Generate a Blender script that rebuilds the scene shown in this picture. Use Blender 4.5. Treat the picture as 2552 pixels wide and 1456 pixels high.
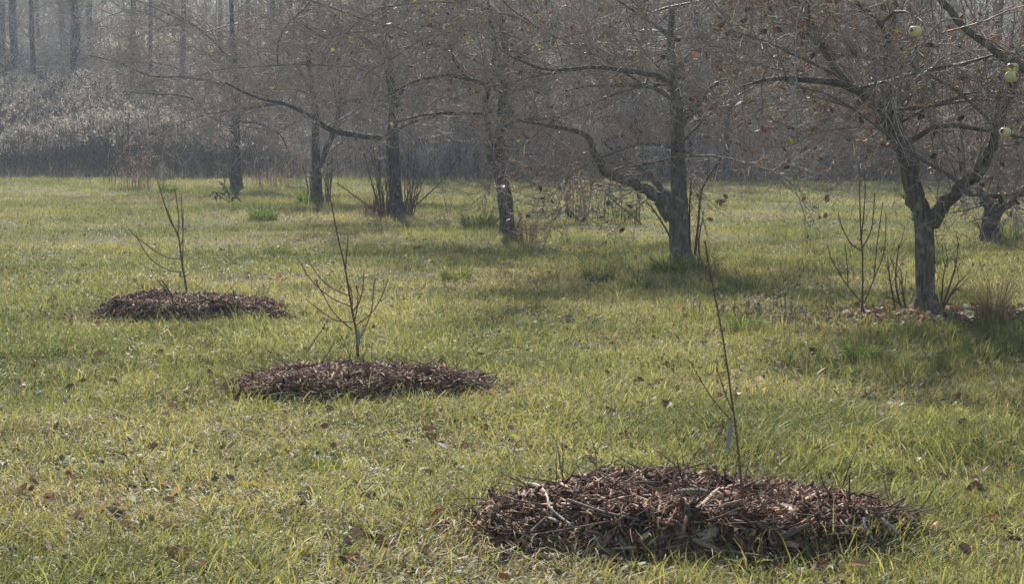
import bpy, math, random
import numpy as np
from mathutils import Vector

for _o in list(bpy.data.objects):
    bpy.data.objects.remove(_o)
SC = bpy.context.scene
COL = SC.collection
R = math.radians

# ---------------------------------------------------------------- camera
F, CX, CY, HOR = 5500.0, 1276.0, 728.0, 300.0        # focal length and horizon in px of a 2552 px wide frame
CAMZ = 1.6
TH = math.atan((CY - HOR) / F)
cam_d = bpy.data.cameras.new("camera")
cam_d.sensor_width = 36.0
cam_d.lens = 36.0 * F / 2552.0
cam_d.clip_start = 0.1
cam_d.clip_end = 2000
cam = bpy.data.objects.new("camera", cam_d)
COL.objects.link(cam)
cam.location = (0, 0, CAMZ)
cam.rotation_euler = (math.pi / 2 - TH, 0, 0)
SC.camera = cam

# ---------------------------------------------------------------- sky, sun, exposure
SUN_EL, SUN_AZ = R(34), R(-7)
W = bpy.data.worlds.new("World")
SC.world = W
W.use_nodes = True
wn = W.node_tree.nodes
wl = W.node_tree.links
bg = wn.get("Background") or wn.new("ShaderNodeBackground")
out = wn.get("World Output") or wn.new("ShaderNodeOutputWorld")
sky = wn.new("ShaderNodeTexSky")
sky.sky_type = 'NISHITA'
sky.sun_disc = False
sky.sun_elevation = SUN_EL
sky.sun_rotation = SUN_AZ
sky.air_density = 1.0
sky.dust_density = 1.5
wl.new(sky.outputs[0], bg.inputs[0])
bg.inputs[1].default_value = 0.08
wl.new(bg.outputs[0], out.inputs[0])
sd = bpy.data.lights.new("sun", 'SUN')
sd.energy = 4.4
sd.angle = R(0.5)
sd.color = (1.0, 0.95, 0.85)
sun = bpy.data.objects.new("sun", sd)
COL.objects.link(sun)
to_sun = Vector((math.sin(SUN_AZ) * math.cos(SUN_EL), math.cos(SUN_AZ) * math.cos(SUN_EL), math.sin(SUN_EL)))
sun.rotation_euler = to_sun.to_track_quat('Z', 'Y').to_euler()
sun.location = (-20, 40, 40)
SC.view_settings.view_transform = 'Standard'
SC.view_settings.look = 'None'
SC.view_settings.exposure = 1.0
SC.view_settings.gamma = 1.0
SC.view_settings.use_curve_mapping = False
cy = SC.cycles
cy.max_bounces = 6
cy.diffuse_bounces = 3
cy.glossy_bounces = 1
cy.transmission_bounces = 3
cy.volume_bounces = 0
cy.transparent_max_bounces = 8
cy.use_denoising = True
cy.denoising_prefilter = 'NONE'
cy.caustics_reflective = False
cy.caustics_refractive = False
SC.render.filter_size = 1.2

# ---------------------------------------------------------------- numbers
rng = np.random.default_rng(7)
_NT = np.random.default_rng(99).random((256, 256))


def noise(x, y, s=1.0, oct=1):
    x = np.asarray(x, float) * s
    y = np.asarray(y, float) * s
    tot = 0.0
    amp = 1.0
    nrm = 0.0
    for o in range(oct):
        xi = np.floor(x).astype(int)
        yi = np.floor(y).astype(int)
        fx = x - xi
        fy = y - yi
        fx = fx * fx * (3 - 2 * fx)
        fy = fy * fy * (3 - 2 * fy)
        a = _NT[xi % 256, yi % 256]
        b = _NT[(xi + 1) % 256, yi % 256]
        c = _NT[xi % 256, (yi + 1) % 256]
        d = _NT[(xi + 1) % 256, (yi + 1) % 256]
        tot = tot + amp * ((a * (1 - fx) + b * fx) * (1 - fy) + (c * (1 - fx) + d * fx) * fy)
        nrm += amp
        amp *= 0.5
        x = x * 2.03 + 17.1
        y = y * 2.03 + 5.7
    return tot / nrm


def y_edge(x):                                        # where the mown grass ends
    x = np.asarray(x, float)
    return 60.5 - 0.22 * np.clip(x, -20, 22) + 3.0 * (noise(x, x * 0 + 3, 0.25, 3) - 0.5)


def terrain(x, y):
    x = np.asarray(x, float)
    y = np.asarray(y, float)
    d = np.maximum(y - 63.0, 0)
    z = (0.085 + 0.055 * np.clip((-4.0 - x) / 8.0, 0, 1) * np.clip((150 - y) / 20, 0, 1)) * d * d / (d + 8.0)
    z = z + 0.9 * (noise(x, y, 0.07) - 0.5) * np.clip(d / 20, 0, 1)
    z = z + (0.07 * (noise(x, y, 0.55) - 0.5) + 0.03 * (noise(x, y, 1.9) - 0.5)) * np.clip((y - 4) / 6, 0, 1)
    return z


# mulch mounds: centre x, centre y, radius, height, seed
MOUNDS = [(0.685, 8.50, 0.91, 0.165, 1.0, 0.82), (-0.885, 13.00, 0.82, 0.135, 7.0, 0.82), (-2.57, 17.8, 0.84, 0.17, 13.0, 0.85)]


def mound_rho(m, x, y):
    dx = np.asarray(x, float) - m[0]
    dy = (np.asarray(y, float) - m[1]) / m[5]
    a = np.arctan2(dy, dx)
    rr = m[2] * (1 + 0.10 * (noise(np.cos(a) * 1.6 + m[4], np.sin(a) * 1.6 + m[4]) - 0.5) * 2)
    return np.sqrt(dx * dx + dy * dy) / rr


def mound_h(m, x, y):
    rho = mound_rho(m, x, y)
    sa = (np.asarray(y, float) - m[1]) / (m[2] * m[5]) / np.maximum(rho, 0.2)
    body = np.clip(1 - rho ** (3.0 + 5.0 * np.clip(-sa, 0, 1)), 0, 1) ** 0.9
    ux, uy = (np.asarray(x, float) - m[0] - 0.16) / (0.34 * m[2]), (np.asarray(y, float) - m[1] - 0.02) / (0.28 * m[2])
    dip = 0.50 * np.exp(-(ux * ux + uy * uy))
    lump = 0.55 + 0.65 * noise(np.asarray(x) + m[4] * 3, np.asarray(y) + m[4], 3.6, 2) + 0.35 * noise(np.asarray(x) + m[4], np.asarray(y) + 3, 10.0, 2)
    return m[3] * body * (1 - dip) * lump


def H(x, y):
    z = terrain(x, y)
    for m in MOUNDS:
        z = z + mound_h(m, x, y)
    return z


# ---------------------------------------------------------------- from the photograph's directions to places
_c, _s = math.cos(TH), math.sin(TH)


def ray(px, py):
    u = (px - CX) / F
    v = (CY - py) / F
    return (u, _c + v * _s, -_s + v * _c)


def at(px, py, Y):
    d = ray(px, py)
    t = Y / d[1]
    return (d[0] * t, Y, CAMZ + d[2] * t)


def hit(px, py, lift=0.0):                            # first meeting with the ground or a mound
    d = ray(px, py)
    t0 = 5.0
    t = t0
    while t < 200:
        x, y, z = d[0] * t, d[1] * t, CAMZ + d[2] * t
        if z < float(H(x, y)) + lift:
            break
        t0 = t
        t *= 1.01
    for _ in range(14):
        tm = 0.5 * (t0 + t)
        x, y, z = d[0] * tm, d[1] * tm, CAMZ + d[2] * tm
        if z < float(H(x, y)) + lift:
            t = tm
        else:
            t0 = tm
    return (d[0] * t, d[1] * t, CAMZ + d[2] * t)


# ---------------------------------------------------------------- meshes
def link(name, mesh, parent=None, loc=None):
    o = bpy.data.objects.new(name, mesh)
    COL.objects.link(o)
    if loc is not None:
        o.location = loc
    if parent is not None:
        o.parent = parent
    return o


def np_mesh(name, V, faces, mat=None, colors=None, smooth=False):
    """faces: list of int arrays (n, k)."""
    me = bpy.data.meshes.new(name)
    V = np.asarray(V, np.float32)
    me.vertices.add(len(V))
    me.vertices.foreach_set("co", V.ravel())
    faces = [np.asarray(f, np.int32) for f in faces if len(f)]
    loops = np.concatenate([f.ravel() for f in faces]).astype(np.int32)
    tot = np.concatenate([np.full(len(f), f.shape[1], np.int32) for f in faces])
    start = np.concatenate([[0], np.cumsum(tot)[:-1]]).astype(np.int32)
    me.loops.add(len(loops))
    me.loops.foreach_set("vertex_index", loops)
    me.polygons.add(len(tot))
    me.polygons.foreach_set("loop_start", start)
    me.polygons.foreach_set("loop_total", tot)
    if smooth:
        me.polygons.foreach_set("use_smooth", np.ones(len(tot), bool))
    if colors is not None:
        c = np.asarray(colors, np.float32)
        if c.shape[1] == 3:
            c = np.concatenate([c, np.ones((len(c), 1), np.float32)], 1)
        a = me.attributes.new("Col", 'FLOAT_COLOR', 'POINT')
        a.data.foreach_set("color", c.ravel())
    me.update(calc_edges=True)
    if mat is not None:
        me.materials.append(mat)
    return me


class Bag:
    """Collects vertices and faces of many small shapes for ONE mesh."""

    def __init__(self):
        self.V, self.Fs, self.C, self.n = [], [], [], 0
        self.lines = []

    def add(self, V, faces, col=None):
        V = np.asarray(V, float).reshape(-1, 3)
        self.V.append(V)
        for f in faces:
            f = np.asarray(f, int)
            if len(f):
                self.Fs.append(f + self.n)
        self.C.append(np.broadcast_to(np.asarray(col if col is not None else (0.5, 0.5, 0.5), float), (len(V), 3)))
        self.n += len(V)

    def line(self, pts, radii, col=None):
        self.lines.append((pts, radii, col))

    def flush(self, sides):
        groups = {}
        for L in self.lines:
            groups.setdefault(len(L[0]), []).append(L)
        self.lines = []
        for n, Ls in groups.items():
            P = np.array([l[0] for l in Ls], float)
            Rr = np.array([l[1] for l in Ls], float)
            m = len(Ls)
            T = np.gradient(P, axis=1)
            T /= np.linalg.norm(T, axis=2, keepdims=True) + 1e-9
            main = P[:, -1] - P[:, 0]
            main /= np.linalg.norm(main, axis=1, keepdims=True) + 1e-9
            ref = np.where(np.abs(main[:, 2:3]) > 0.8, np.array([[0.0, 1.0, 0.0]]), np.array([[0.0, 0.0, 1.0]]))
            U = np.cross(T, ref[:, None, :])
            U /= np.linalg.norm(U, axis=2, keepdims=True) + 1e-9
            Vv = np.cross(U, T)
            a = np.arange(sides) / sides * 2 * np.pi
            ring = P[:, :, None, :] + Rr[:, :, None, None] * (
                np.cos(a)[None, None, :, None] * U[:, :, None, :] + np.sin(a)[None, None, :, None] * Vv[:, :, None, :])
            idx = np.arange(m * n * sides).reshape(m, n, sides)
            q = np.stack([idx[:, :-1, :], np.roll(idx, -1, 2)[:, :-1, :], np.roll(idx, -1, 2)[:, 1:, :], idx[:, 1:, :]], -1)
            cols = np.array([(l[2] if l[2] is not None else (0.5, 0.5, 0.5)) for l in Ls], float)
            self.V.append(ring.reshape(-1, 3))
            self.Fs.append(q.reshape(-1, 4) + self.n)
            self.C.append(np.repeat(cols, n * sides, axis=0))
            self.n += m * n * sides

    def mesh(self, name, mat, sides=3, smooth=True):
        if self.lines:
            self.flush(sides)
        return np_mesh(name, np.concatenate(self.V), self.Fs, mat, np.concatenate(self.C), smooth)


def spline(pts, per=5):
    """Catmull-Rom through rows of any width."""
    P = np.asarray(pts, float)
    if len(P) < 3:
        t = np.linspace(0, 1, per + 1)[:, None]
        return P[0] * (1 - t) + P[-1] * t
    Q = np.vstack([2 * P[0] - P[1], P, 2 * P[-1] - P[-2]])
    res = []
    for i in range(1, len(Q) - 2):
        p0, p1, p2, p3 = Q[i - 1], Q[i], Q[i + 1], Q[i + 2]
        for k in range(per):
            t = k / per
            res.append(0.5 * ((2 * p1) + (-p0 + p2) * t + (2 * p0 - 5 * p1 + 4 * p2 - p3) * t * t + (-p0 + 3 * p1 - 3 * p2 + p3) * t ** 3))
    res.append(Q[-2])
    return np.array(res)


def bark_tube(bag, rows, sides=14, rough=0.10, seed=0.0, cap=False, col=(0.5, 0.5, 0.5)):
    """rows: (x, y, z, r); a lumpy, ridged limb."""
    rows = np.asarray(rows, float)
    P = rows[:, :3]
    Rr = np.maximum(rows[:, 3], 0.003)
    T = np.gradient(P, axis=0)
    T /= np.linalg.norm(T, axis=1, keepdims=True) + 1e-9
    ref = np.array([0.0, 1.0, 0.0])
    n = len(P)
    a = np.arange(sides) / sides * 2 * np.pi
    V = []
    U = np.cross(T, ref)
    U /= np.linalg.norm(U, axis=1, keepdims=True) + 1e-9
    Vv = np.cross(U, T)
    arc = np.concatenate([[0], np.cumsum(np.linalg.norm(np.diff(P, axis=0), axis=1))])
    nz = noise(np.cos(a)[None, :] * 1.6 + seed + arc[:, None] * 0.8, np.sin(a)[None, :] * 1.6 + arc[:, None] * 1.6, 1.0, 2) - 0.5
    nz2 = noise(a[None, :] * 4.0 + seed, arc[:, None] * 9, 1.0) - 0.5
    rad = Rr[:, None] * (1 + rough * 2 * nz + rough * 1.0 * nz2)
    ring = P[:, None, :] + rad[:, :, None] * (np.cos(a)[None, :, None] * U[:, None, :] + np.sin(a)[None, :, None] * Vv[:, None, :])
    idx = np.arange(n * sides).reshape(n, sides)
    q = np.stack([idx[:-1], np.roll(idx, -1, 1)[:-1], np.roll(idx, -1, 1)[1:], idx[1:]], -1).reshape(-1, 4)
    V = ring.reshape(-1, 3)
    faces = [q]
    if cap:
        V = np.vstack([V, P[-1:]])
        last = idx[-1]
        faces.append(np.stack([last, np.roll(last, -1), np.full(sides, n * sides)], -1))
    bag.add(V, faces, col)


def tag(o, label=None, cat=None, group=None, kind=None):
    if label:
        o["label"] = label
    if cat:
        o["category"] = cat
    if group:
        o["group"] = group
    if kind:
        o["kind"] = kind
    return o


def empty(name, loc):
    return link(name, None, None, loc)


def place(root, o):
    """Parent a mesh whose vertices are in world space to a thing standing at its base."""
    o.parent = root
    o.matrix_parent_inverse.identity()
    o.location = (0, 0, 0)
    return o


def local(me, loc):
    """Shift a world-space mesh so that its origin is loc."""
    n = len(me.vertices)
    a = np.empty(n * 3, np.float32)
    me.vertices.foreach_get("co", a)
    a = a.reshape(-1, 3) - np.asarray(loc, np.float32)
    me.vertices.foreach_set("co", a.ravel())
    me.update()
    return me


def part(name, bag, mat, root, sides=3, smooth=True, parent=None):
    me = local(bag.mesh(name, mat, sides, smooth), root.location)
    return link(name, me, parent or root)


def copy_tree(o, parent=None):
    c = o.copy()
    COL.objects.link(c)
    if parent is not None:
        c.parent = parent
    for ch in list(o.children):
        copy_tree(ch, c)
    return c


# ---------------------------------------------------------------- materials
def new_mat(name):
    m = bpy.data.materials.new(name)
    m.use_nodes = True
    nt = m.node_tree
    for n in list(nt.nodes):
        nt.nodes.remove(n)
    o = nt.nodes.new("ShaderNodeOutputMaterial")
    return m, nt, o


def attr_mat(name, rough=0.85, translucent=0.0, var=0.25, scale=30.0, spec=0.2, bump=0.0, tcol=None, stretch=None, mult=1.0):
    """Colour from the mesh's own Col attribute, broken up by noise."""
    m, nt, o = new_mat(name)
    N, L = nt.nodes, nt.links
    at_ = N.new("ShaderNodeAttribute")
    at_.attribute_name = "Col"
    tc = N.new("ShaderNodeTexCoord")
    nz = N.new("ShaderNodeTexNoise")
    nz.inputs["Scale"].default_value = scale
    nz.inputs["Detail"].default_value = 3
    if stretch:
        mp = N.new("ShaderNodeMapping")
        mp.inputs["Scale"].default_value = stretch
        L.new(tc.outputs["Object"], mp.inputs[0])
        L.new(mp.outputs[0], nz.inputs["Vector"])
    else:
        L.new(tc.outputs["Object"], nz.inputs["Vector"])
    mr = N.new("ShaderNodeMapRange")
    mr.inputs["From Min"].default_value = 0.3
    mr.inputs["From Max"].default_value = 0.7
    mr.inputs["To Min"].default_value = (1 - var) * mult
    mr.inputs["To Max"].default_value = (1 + var) * mult
    L.new(nz.outputs[0], mr.inputs[0])
    mx = N.new("ShaderNodeMix")
    mx.data_type = 'RGBA'
    mx.blend_type = 'MULTIPLY'
    mx.inputs[0].default_value = 1.0
    L.new(at_.outputs["Color"], mx.inputs[6])
    L.new(mr.outputs[0], mx.inputs[7])
    p = N.new("ShaderNodeBsdfPrincipled")
    p.inputs["Roughness"].default_value = rough
    p.inputs["Specular IOR Level"].default_value = spec
    L.new(mx.outputs[2], p.inputs["Base Color"])
    if bump:
        b = N.new("ShaderNodeBump")
        b.inputs["Strength"].default_value = bump
        b.inputs["Distance"].default_value = 0.02
        L.new(nz.outputs[0], b.inputs["Height"])
        L.new(b.outputs[0], p.inputs["Normal"])
    if translucent > 0:
        tr = N.new("ShaderNodeBsdfTranslucent")
        if tcol:
            m2 = N.new("ShaderNodeMix")
            m2.data_type = 'RGBA'
            m2.blend_type = 'MULTIPLY'
            m2.inputs[0].default_value = 1.0
            L.new(mx.outputs[2], m2.inputs[6])
            m2.inputs[7].default_value = (*tcol, 1)
            L.new(m2.outputs[2], tr.inputs[0])
        else:
            L.new(mx.outputs[2], tr.inputs[0])
        ms = N.new("ShaderNodeMixShader")
        ms.inputs[0].default_value = translucent
        L.new(p.outputs[0], ms.inputs[1])
        L.new(tr.outputs[0], ms.inputs[2])
        L.new(ms.outputs[0], o.inputs[0])
    else:
        L.new(p.outputs[0], o.inputs[0])
    return m


M_ground = attr_mat("ground_soil", 0.95, 0, 0.45, 6.0, 0.1, 0.6)
M_grass = attr_mat("grass_blades", 0.55, 0.5, 0.2, 1.5, 0.16, tcol=(1.3, 1.22, 0.85))
M_chip = attr_mat("mulch_chips", 0.8, 0, 0.35, 60.0, 0.25, 0.3)
M_twig = attr_mat("twig_bark", 0.75, 0, 0.3, 25.0, 0.12)
M_leaf = attr_mat("dead_leaf", 0.6, 0.35, 0.3, 40.0, 0.3, tcol=(1.0, 0.9, 0.8))
M_weed = attr_mat("dry_weed", 0.8, 0.35, 0.3, 8.0, 0.1)
M_plain = attr_mat("painted_box", 0.7, 0, 0.25, 4.0, 0.2)
M_apple = attr_mat("apple_skin", 0.4, 0.22, 0.12, 30.0, 0.4)
M_tag = attr_mat("white_tag", 0.5, 0.3, 0.05, 20.0, 0.4)


def bark_mat(name, dark, light, lichen, sc=1.0):
    m, nt, o = new_mat(name)
    N, L = nt.nodes, nt.links
    tc = N.new("ShaderNodeTexCoord")
    mp = N.new("ShaderNodeMapping")
    mp.inputs["Scale"].default_value = (38 * sc, 38 * sc, 8 * sc)
    L.new(tc.outputs["Object"], mp.inputs[0])
    n1 = N.new("ShaderNodeTexNoise")
    n1.inputs["Scale"].default_value = 1.0
    n1.inputs["Detail"].default_value = 6
    n1.inputs["Roughness"].default_value = 0.65
    L.new(mp.outputs[0], n1.inputs["Vector"])
    cr = N.new("ShaderNodeValToRGB")
    cr.color_ramp.elements[0].position = 0.36
    cr.color_ramp.elements[0].color = (*dark, 1)
    cr.color_ramp.elements[1].position = 0.66
    cr.color_ramp.elements[1].color = (*light, 1)
    L.new(n1.outputs[0], cr.inputs[0])
    n2 = N.new("ShaderNodeTexNoise")
    n2.inputs["Scale"].default_value = 9.0 * sc
    n2.inputs["Detail"].default_value = 4
    L.new(tc.outputs["Object"], n2.inputs["Vector"])
    c2 = N.new("ShaderNodeValToRGB")
    c2.color_ramp.elements[0].position = 0.56
    c2.color_ramp.elements[0].color = (0, 0, 0, 1)
    c2.color_ramp.elements[1].position = 0.68
    c2.color_ramp.elements[1].color = (1, 1, 1, 1)
    L.new(n2.outputs[0], c2.inputs[0])
    mx = N.new("ShaderNodeMix")
    mx.data_type = 'RGBA'
    L.new(c2.outputs[0], mx.inputs[0])
    L.new(cr.outputs[0], mx.inputs[6])
    mx.inputs[7].default_value = (*lichen, 1)
    p = N.new("ShaderNodeBsdfPrincipled")
    p.inputs["Roughness"].default_value = 0.85
    p.inputs["Specular IOR Level"].default_value = 0.25
    L.new(mx.outputs[2], p.inputs["Base Color"])
    b = N.new("ShaderNodeBump")
    b.inputs["Strength"].default_value = 0.9
    b.inputs["Distance"].default_value = 0.03
    L.new(n1.outputs[0], b.inputs["Height"])
    L.new(b.outputs[0], p.inputs["Normal"])
    L.new(p.outputs[0], o.inputs[0])
    return m


M_bark = bark_mat("apple_bark", (0.065, 0.056, 0.045), (0.275, 0.235, 0.18), (0.31, 0.31, 0.23))
M_bark_far = bark_mat("old_apple_bark", (0.04, 0.037, 0.034), (0.15, 0.135, 0.115), (0.19, 0.19, 0.16))
M_fbark = bark_mat("forest_bark", (0.05, 0.045, 0.042), (0.16, 0.145, 0.135), (0.18, 0.18, 0.165), 0.5)

# ---------------------------------------------------------------- ground
def axis(parts):
    return np.unique(np.concatenate([np.linspace(a, b, n) for a, b, n in parts]))


gx = axis([(-220, -36, 24), (-36, 36, 190), (36, 220, 24)])
gy = axis([(-40, 4, 12), (4, 30, 110), (30, 110, 140), (110, 420, 80)])
GX, GY = np.meshgrid(gx, gy)
GZ = terrain(GX, GY)
GZ = np.where(GY > 300, GZ, GZ)
gv = np.stack([GX, GY, GZ], -1).reshape(-1, 3)
ny, nx = GX.shape
idx = np.arange(nx * ny).reshape(ny, nx)
gq = np.stack([idx[:-1, :-1], idx[:-1, 1:], idx[1:, 1:], idx[1:, :-1]], -1).reshape(-1, 4)
soil = np.array([0.060, 0.055, 0.026])
litter = np.array([0.125, 0.098, 0.075])
meadow = np.array([0.33, 0.33, 0.13])
wood = np.clip((GY - y_edge(GX)) / 1.5, 0, 1)[..., None]
mead = (np.clip((GY - 96) / 3, 0, 1) * np.clip((113 - GY) / 4, 0, 1) * np.clip((-7 - GX) / 4, 0, 1))[..., None]
gc = soil * (1 - wood) + litter * wood
gc = gc * (1 - mead) + meadow * mead
gc = gc * (0.75 + 0.5 * noise(GX, GY, 0.8, 3))[..., None]
g_me = np_mesh("ground", gv, [gq], M_ground, gc.reshape(-1, 3), True)
tag(link("ground", g_me), kind="structure")


# ---------------------------------------------------------------- grass
def blades(x, y, h, w, lean, az, seg, col):
    """Vectorised grass blades; seg rings of two vertices and a tip."""
    n = len(x)
    z = H(x, y) - 0.006
    dx, dy = np.cos(az), np.sin(az)
    tw = rng.random(n) * np.pi
    sx, sy = np.cos(tw), np.sin(tw)
    ts = np.linspace(0, 1, seg + 1)
    V = np.zeros((n, 2 * seg + 1, 3), np.float32)
    for k, t in enumerate(ts):
        out_ = h * np.sin(lean * t) * t * 0.95
        up = h * (t * np.cos(lean * t * 0.9))
        cx = x + dx * out_
        cyy = y + dy * out_
        cz = z + np.maximum(up, 0.004 * t)
        ww = w * (1 - 0.55 * t) * 0.5
        if k < seg:
            V[:, 2 * k, 0] = cx - sx * ww
            V[:, 2 * k, 1] = cyy - sy * ww
            V[:, 2 * k, 2] = cz
            V[:, 2 * k + 1, 0] = cx + sx * ww
            V[:, 2 * k + 1, 1] = cyy + sy * ww
            V[:, 2 * k + 1, 2] = cz
        else:
            V[:, 2 * k, 0] = cx
            V[:, 2 * k, 1] = cyy
            V[:, 2 * k, 2] = cz
    nv = 2 * seg + 1
    base = np.arange(n)[:, None] * nv
    quads = [base + np.array([[2 * k, 2 * k + 1, 2 * k + 3, 2 * k + 2]]) for k in range(seg - 1)]
    tris = base + np.array([[2 * seg - 2, 2 * seg - 1, 2 * seg]])
    C = np.repeat(col.astype(np.float32), nv, axis=0)
    return V.reshape(-1, 3), quads, tris, C


GREEN = 1.12 * np.array([[0.080, 0.104, 0.038], [0.126, 0.150, 0.050], [0.205, 0.212, 0.075], [0.28, 0.268, 0.108]])
STRAW = np.array([[0.31, 0.265, 0.155], [0.23, 0.195, 0.12], [0.42, 0.38, 0.27], [0.17, 0.13, 0.085]])


def grass_colors(x, y, n):
    dry = noise(x, y, 0.45, 3)
    lush = noise(x + 40, y + 9, 0.9, 2)
    k = np.clip(rng.normal(1.75 + (dry - 0.5) * 3 - (lush - 0.5) * 2.2, 0.75, n), 0, 2.999)
    i = k.astype(int)
    f = (k - i)[:, None]
    g = GREEN[i] * (1 - f) + GREEN[i + 1] * f
    s = STRAW[rng.choice(4, n, p=[0.38, 0.28, 0.2, 0.14])]
    return g, s, dry, lush


TREE_XY = [(3.40, 18.0), (1.86, 24.2), (-0.08, 30.6), (-1.97, 37.2), (-3.9, 43.5), (-6.4, 51.0), (6.35, 29.3)]


def under_tree(x, y):
    """Rougher, longer grass along the tree row."""
    u = 0
    for tx, ty in TREE_XY:
        u = np.maximum(u, np.exp(-(((x - tx + 0.2) / 1.9) ** 2 + ((y - ty + 0.6) / 1.7) ** 2)))
    return u


bands = [(6.6, 9.5, 9500, 3), (9.5, 13, 7200, 3), (13, 18, 4800, 2), (18, 28, 2500, 2), (28, 44, 1250, 1), (44, 66, 700, 1)]
GV, GQ4, GT, GCc = [], [], [], []
goff = 0
for (ya, yb, dens, seg) in bands:
    area = 0.5 * (ya + yb) * 0.47 + 2.6
    n = int(dens * (yb - ya) * area)
    nc = n // 14
    cyy = rng.uniform(ya, yb, nc)
    cxx = rng.uniform(-1, 1, nc) * (cyy * 0.235 + 1.3)
    pick = rng.integers(0, nc, n)
    sp = 0.035 + 0.0012 * ya
    cl = rng.random(n) < 0.55
    x = np.where(cl, cxx[pick] + rng.normal(0, sp, n), 0)
    y = np.where(cl, cyy[pick] + rng.normal(0, sp, n), rng.uniform(ya, yb, n))
    x = np.where(cl, x, rng.uniform(-1, 1, n) * (y * 0.235 + 1.3))
    ok = (y < y_edge(x) - 0.3) & (y > 6)
    ok &= rng.random(n) < np.clip(0.30 + 2.6 * (noise(x + 61, y + 13, 2.0, 3) - 0.30), 0.25, 1.0)
    edge = np.zeros(n, bool)
    for m in MOUNDS:
        rho = mound_rho(m, x, y)
        ok &= rho > (0.90 + 0.08 * rng.random(n))
        edge |= rho < 1.12
    drift = np.exp(-((x - 3.35) / 0.95) ** 2 - ((y - 17.65) / 0.62) ** 2)
    ok &= rng.random(n) > 0.9 * drift * (0.5 + noise(x, y, 2.5))
    x, y, cl, edge, pick = x[ok], y[ok], cl[ok], edge[ok], pick[ok]
    n = len(x)
    g, s, dry, lush = grass_colors(x, y, n)
    ut = under_tree(x, y)
    tufty = noise(x + 3, y + 77, 2.3, 2)
    ps = np.clip(0.18 + (dry - 0.5) * 1.5 + 0.10 * ut - (lush - 0.5) * 0.6, 0.06, 0.8)
    is_s = rng.random(n) < ps
    col = np.where(is_s[:, None], s, g) * rng.uniform(0.75, 1.25, (n, 1))
    hgt = rng.gamma(5, 0.2, n) * (0.038 + 0.055 * np.clip(tufty - 0.28, 0, 1) + 0.03 * np.clip(lush - 0.4, 0, 1) + 0.034 * ut * (1 - np.exp(-((x - 3.35) / 1.1) ** 2 - ((y - 17.6) / 0.9) ** 2)))
    hgt = hgt * 1.25
    hgt = np.clip(hgt, 0.012, 0.26)
    lean = np.where(is_s, rng.uniform(0.9, 1.7, n), rng.uniform(0.3, 1.65, n))
    lay = 12.0 * noise(x + 9, y + 31, 0.8, 2)
    az = np.where(cl, np.arctan2(y - cyy[pick], x - cxx[pick]) + rng.normal(0, 0.9, n), lay + rng.normal(0, 0.9, n))
    wid = np.maximum(rng.uniform(0.0032, 0.0075, n), 0.5 * y / 2207.0 * rng.uniform(0.7, 1.3, n))
    V, q, t, C = blades(x, y, hgt, wid, lean, az, seg, col)
    GV.append(V)
    GQ4 += [a + goff for a in q]
    GT.append(t + goff)
    GCc.append(C)
    goff += len(V)
# low tussocks: darker, longer blades arching out of one root
for (ya, yb, per, nb, seg) in [(6.8, 13, 5.0, 60, 3), (13, 22, 3.2, 46, 3), (22, 42, 1.5, 34, 2)]:
    n0 = int(per * (yb - ya) * (0.5 * (ya + yb) * 0.47 + 2))
    ty = rng.uniform(ya, yb, n0)
    tx = rng.uniform(-1, 1, n0) * (ty * 0.235 + 1.0)
    ok = noise(tx + 21, ty + 4, 0.6, 2) > 0.44
    for m in MOUNDS:
        ok &= mound_rho(m, tx, ty) > 1.12
    tx, ty = tx[ok], ty[ok]
    n0 = len(tx)
    size = rng.gamma(4, 0.25, n0)
    pick = np.repeat(np.arange(n0), nb)
    n = len(pick)
    a = rng.uniform(0, 2 * np.pi, n)
    rr = np.sqrt(rng.random(n)) * 0.055 * size[pick]
    x, y = tx[pick] + np.cos(a) * rr, ty[pick] + np.sin(a) * rr
    tone = np.clip(rng.normal(0.9, 0.6, n0), 0, 2.6)[pick] + rng.normal(0, 0.35, n)
    k = np.clip(tone, 0, 2.99)
    i = k.astype(int)
    f = (k - i)[:, None]
    col = (GREEN[i] * (1 - f) + GREEN[i + 1] * f) * rng.uniform(0.8, 1.2, (n, 1))
    st = rng.random(n) < 0.12
    col = np.where(st[:, None], STRAW[0], col)
    hgt = np.clip(0.105 * size[pick] * rng.uniform(0.5, 1.2, n), 0.03, 0.24)
    V, q, t, C = blades(x, y, hgt, np.maximum(rng.uniform(0.0035, 0.0075, n), 0.5 * y / 2207.0), rng.uniform(0.4, 1.55, n), a + rng.normal(0, 0.5, n), seg, col)
    GV.append(V)
    GQ4 += [b_ + goff for b_ in q]
    GT.append(t + goff)
    GCc.append(C)
    goff += len(V)
lawn_me = np_mesh("grass", np.concatenate(GV), GQ4 + GT, M_grass, np.concatenate(GCc))
tag(link("grass", lawn_me), "short yellow green lawn grass mixed with straw, lit from behind", "grass", kind="stuff")
del GV, GQ4, GT, GCc


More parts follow.
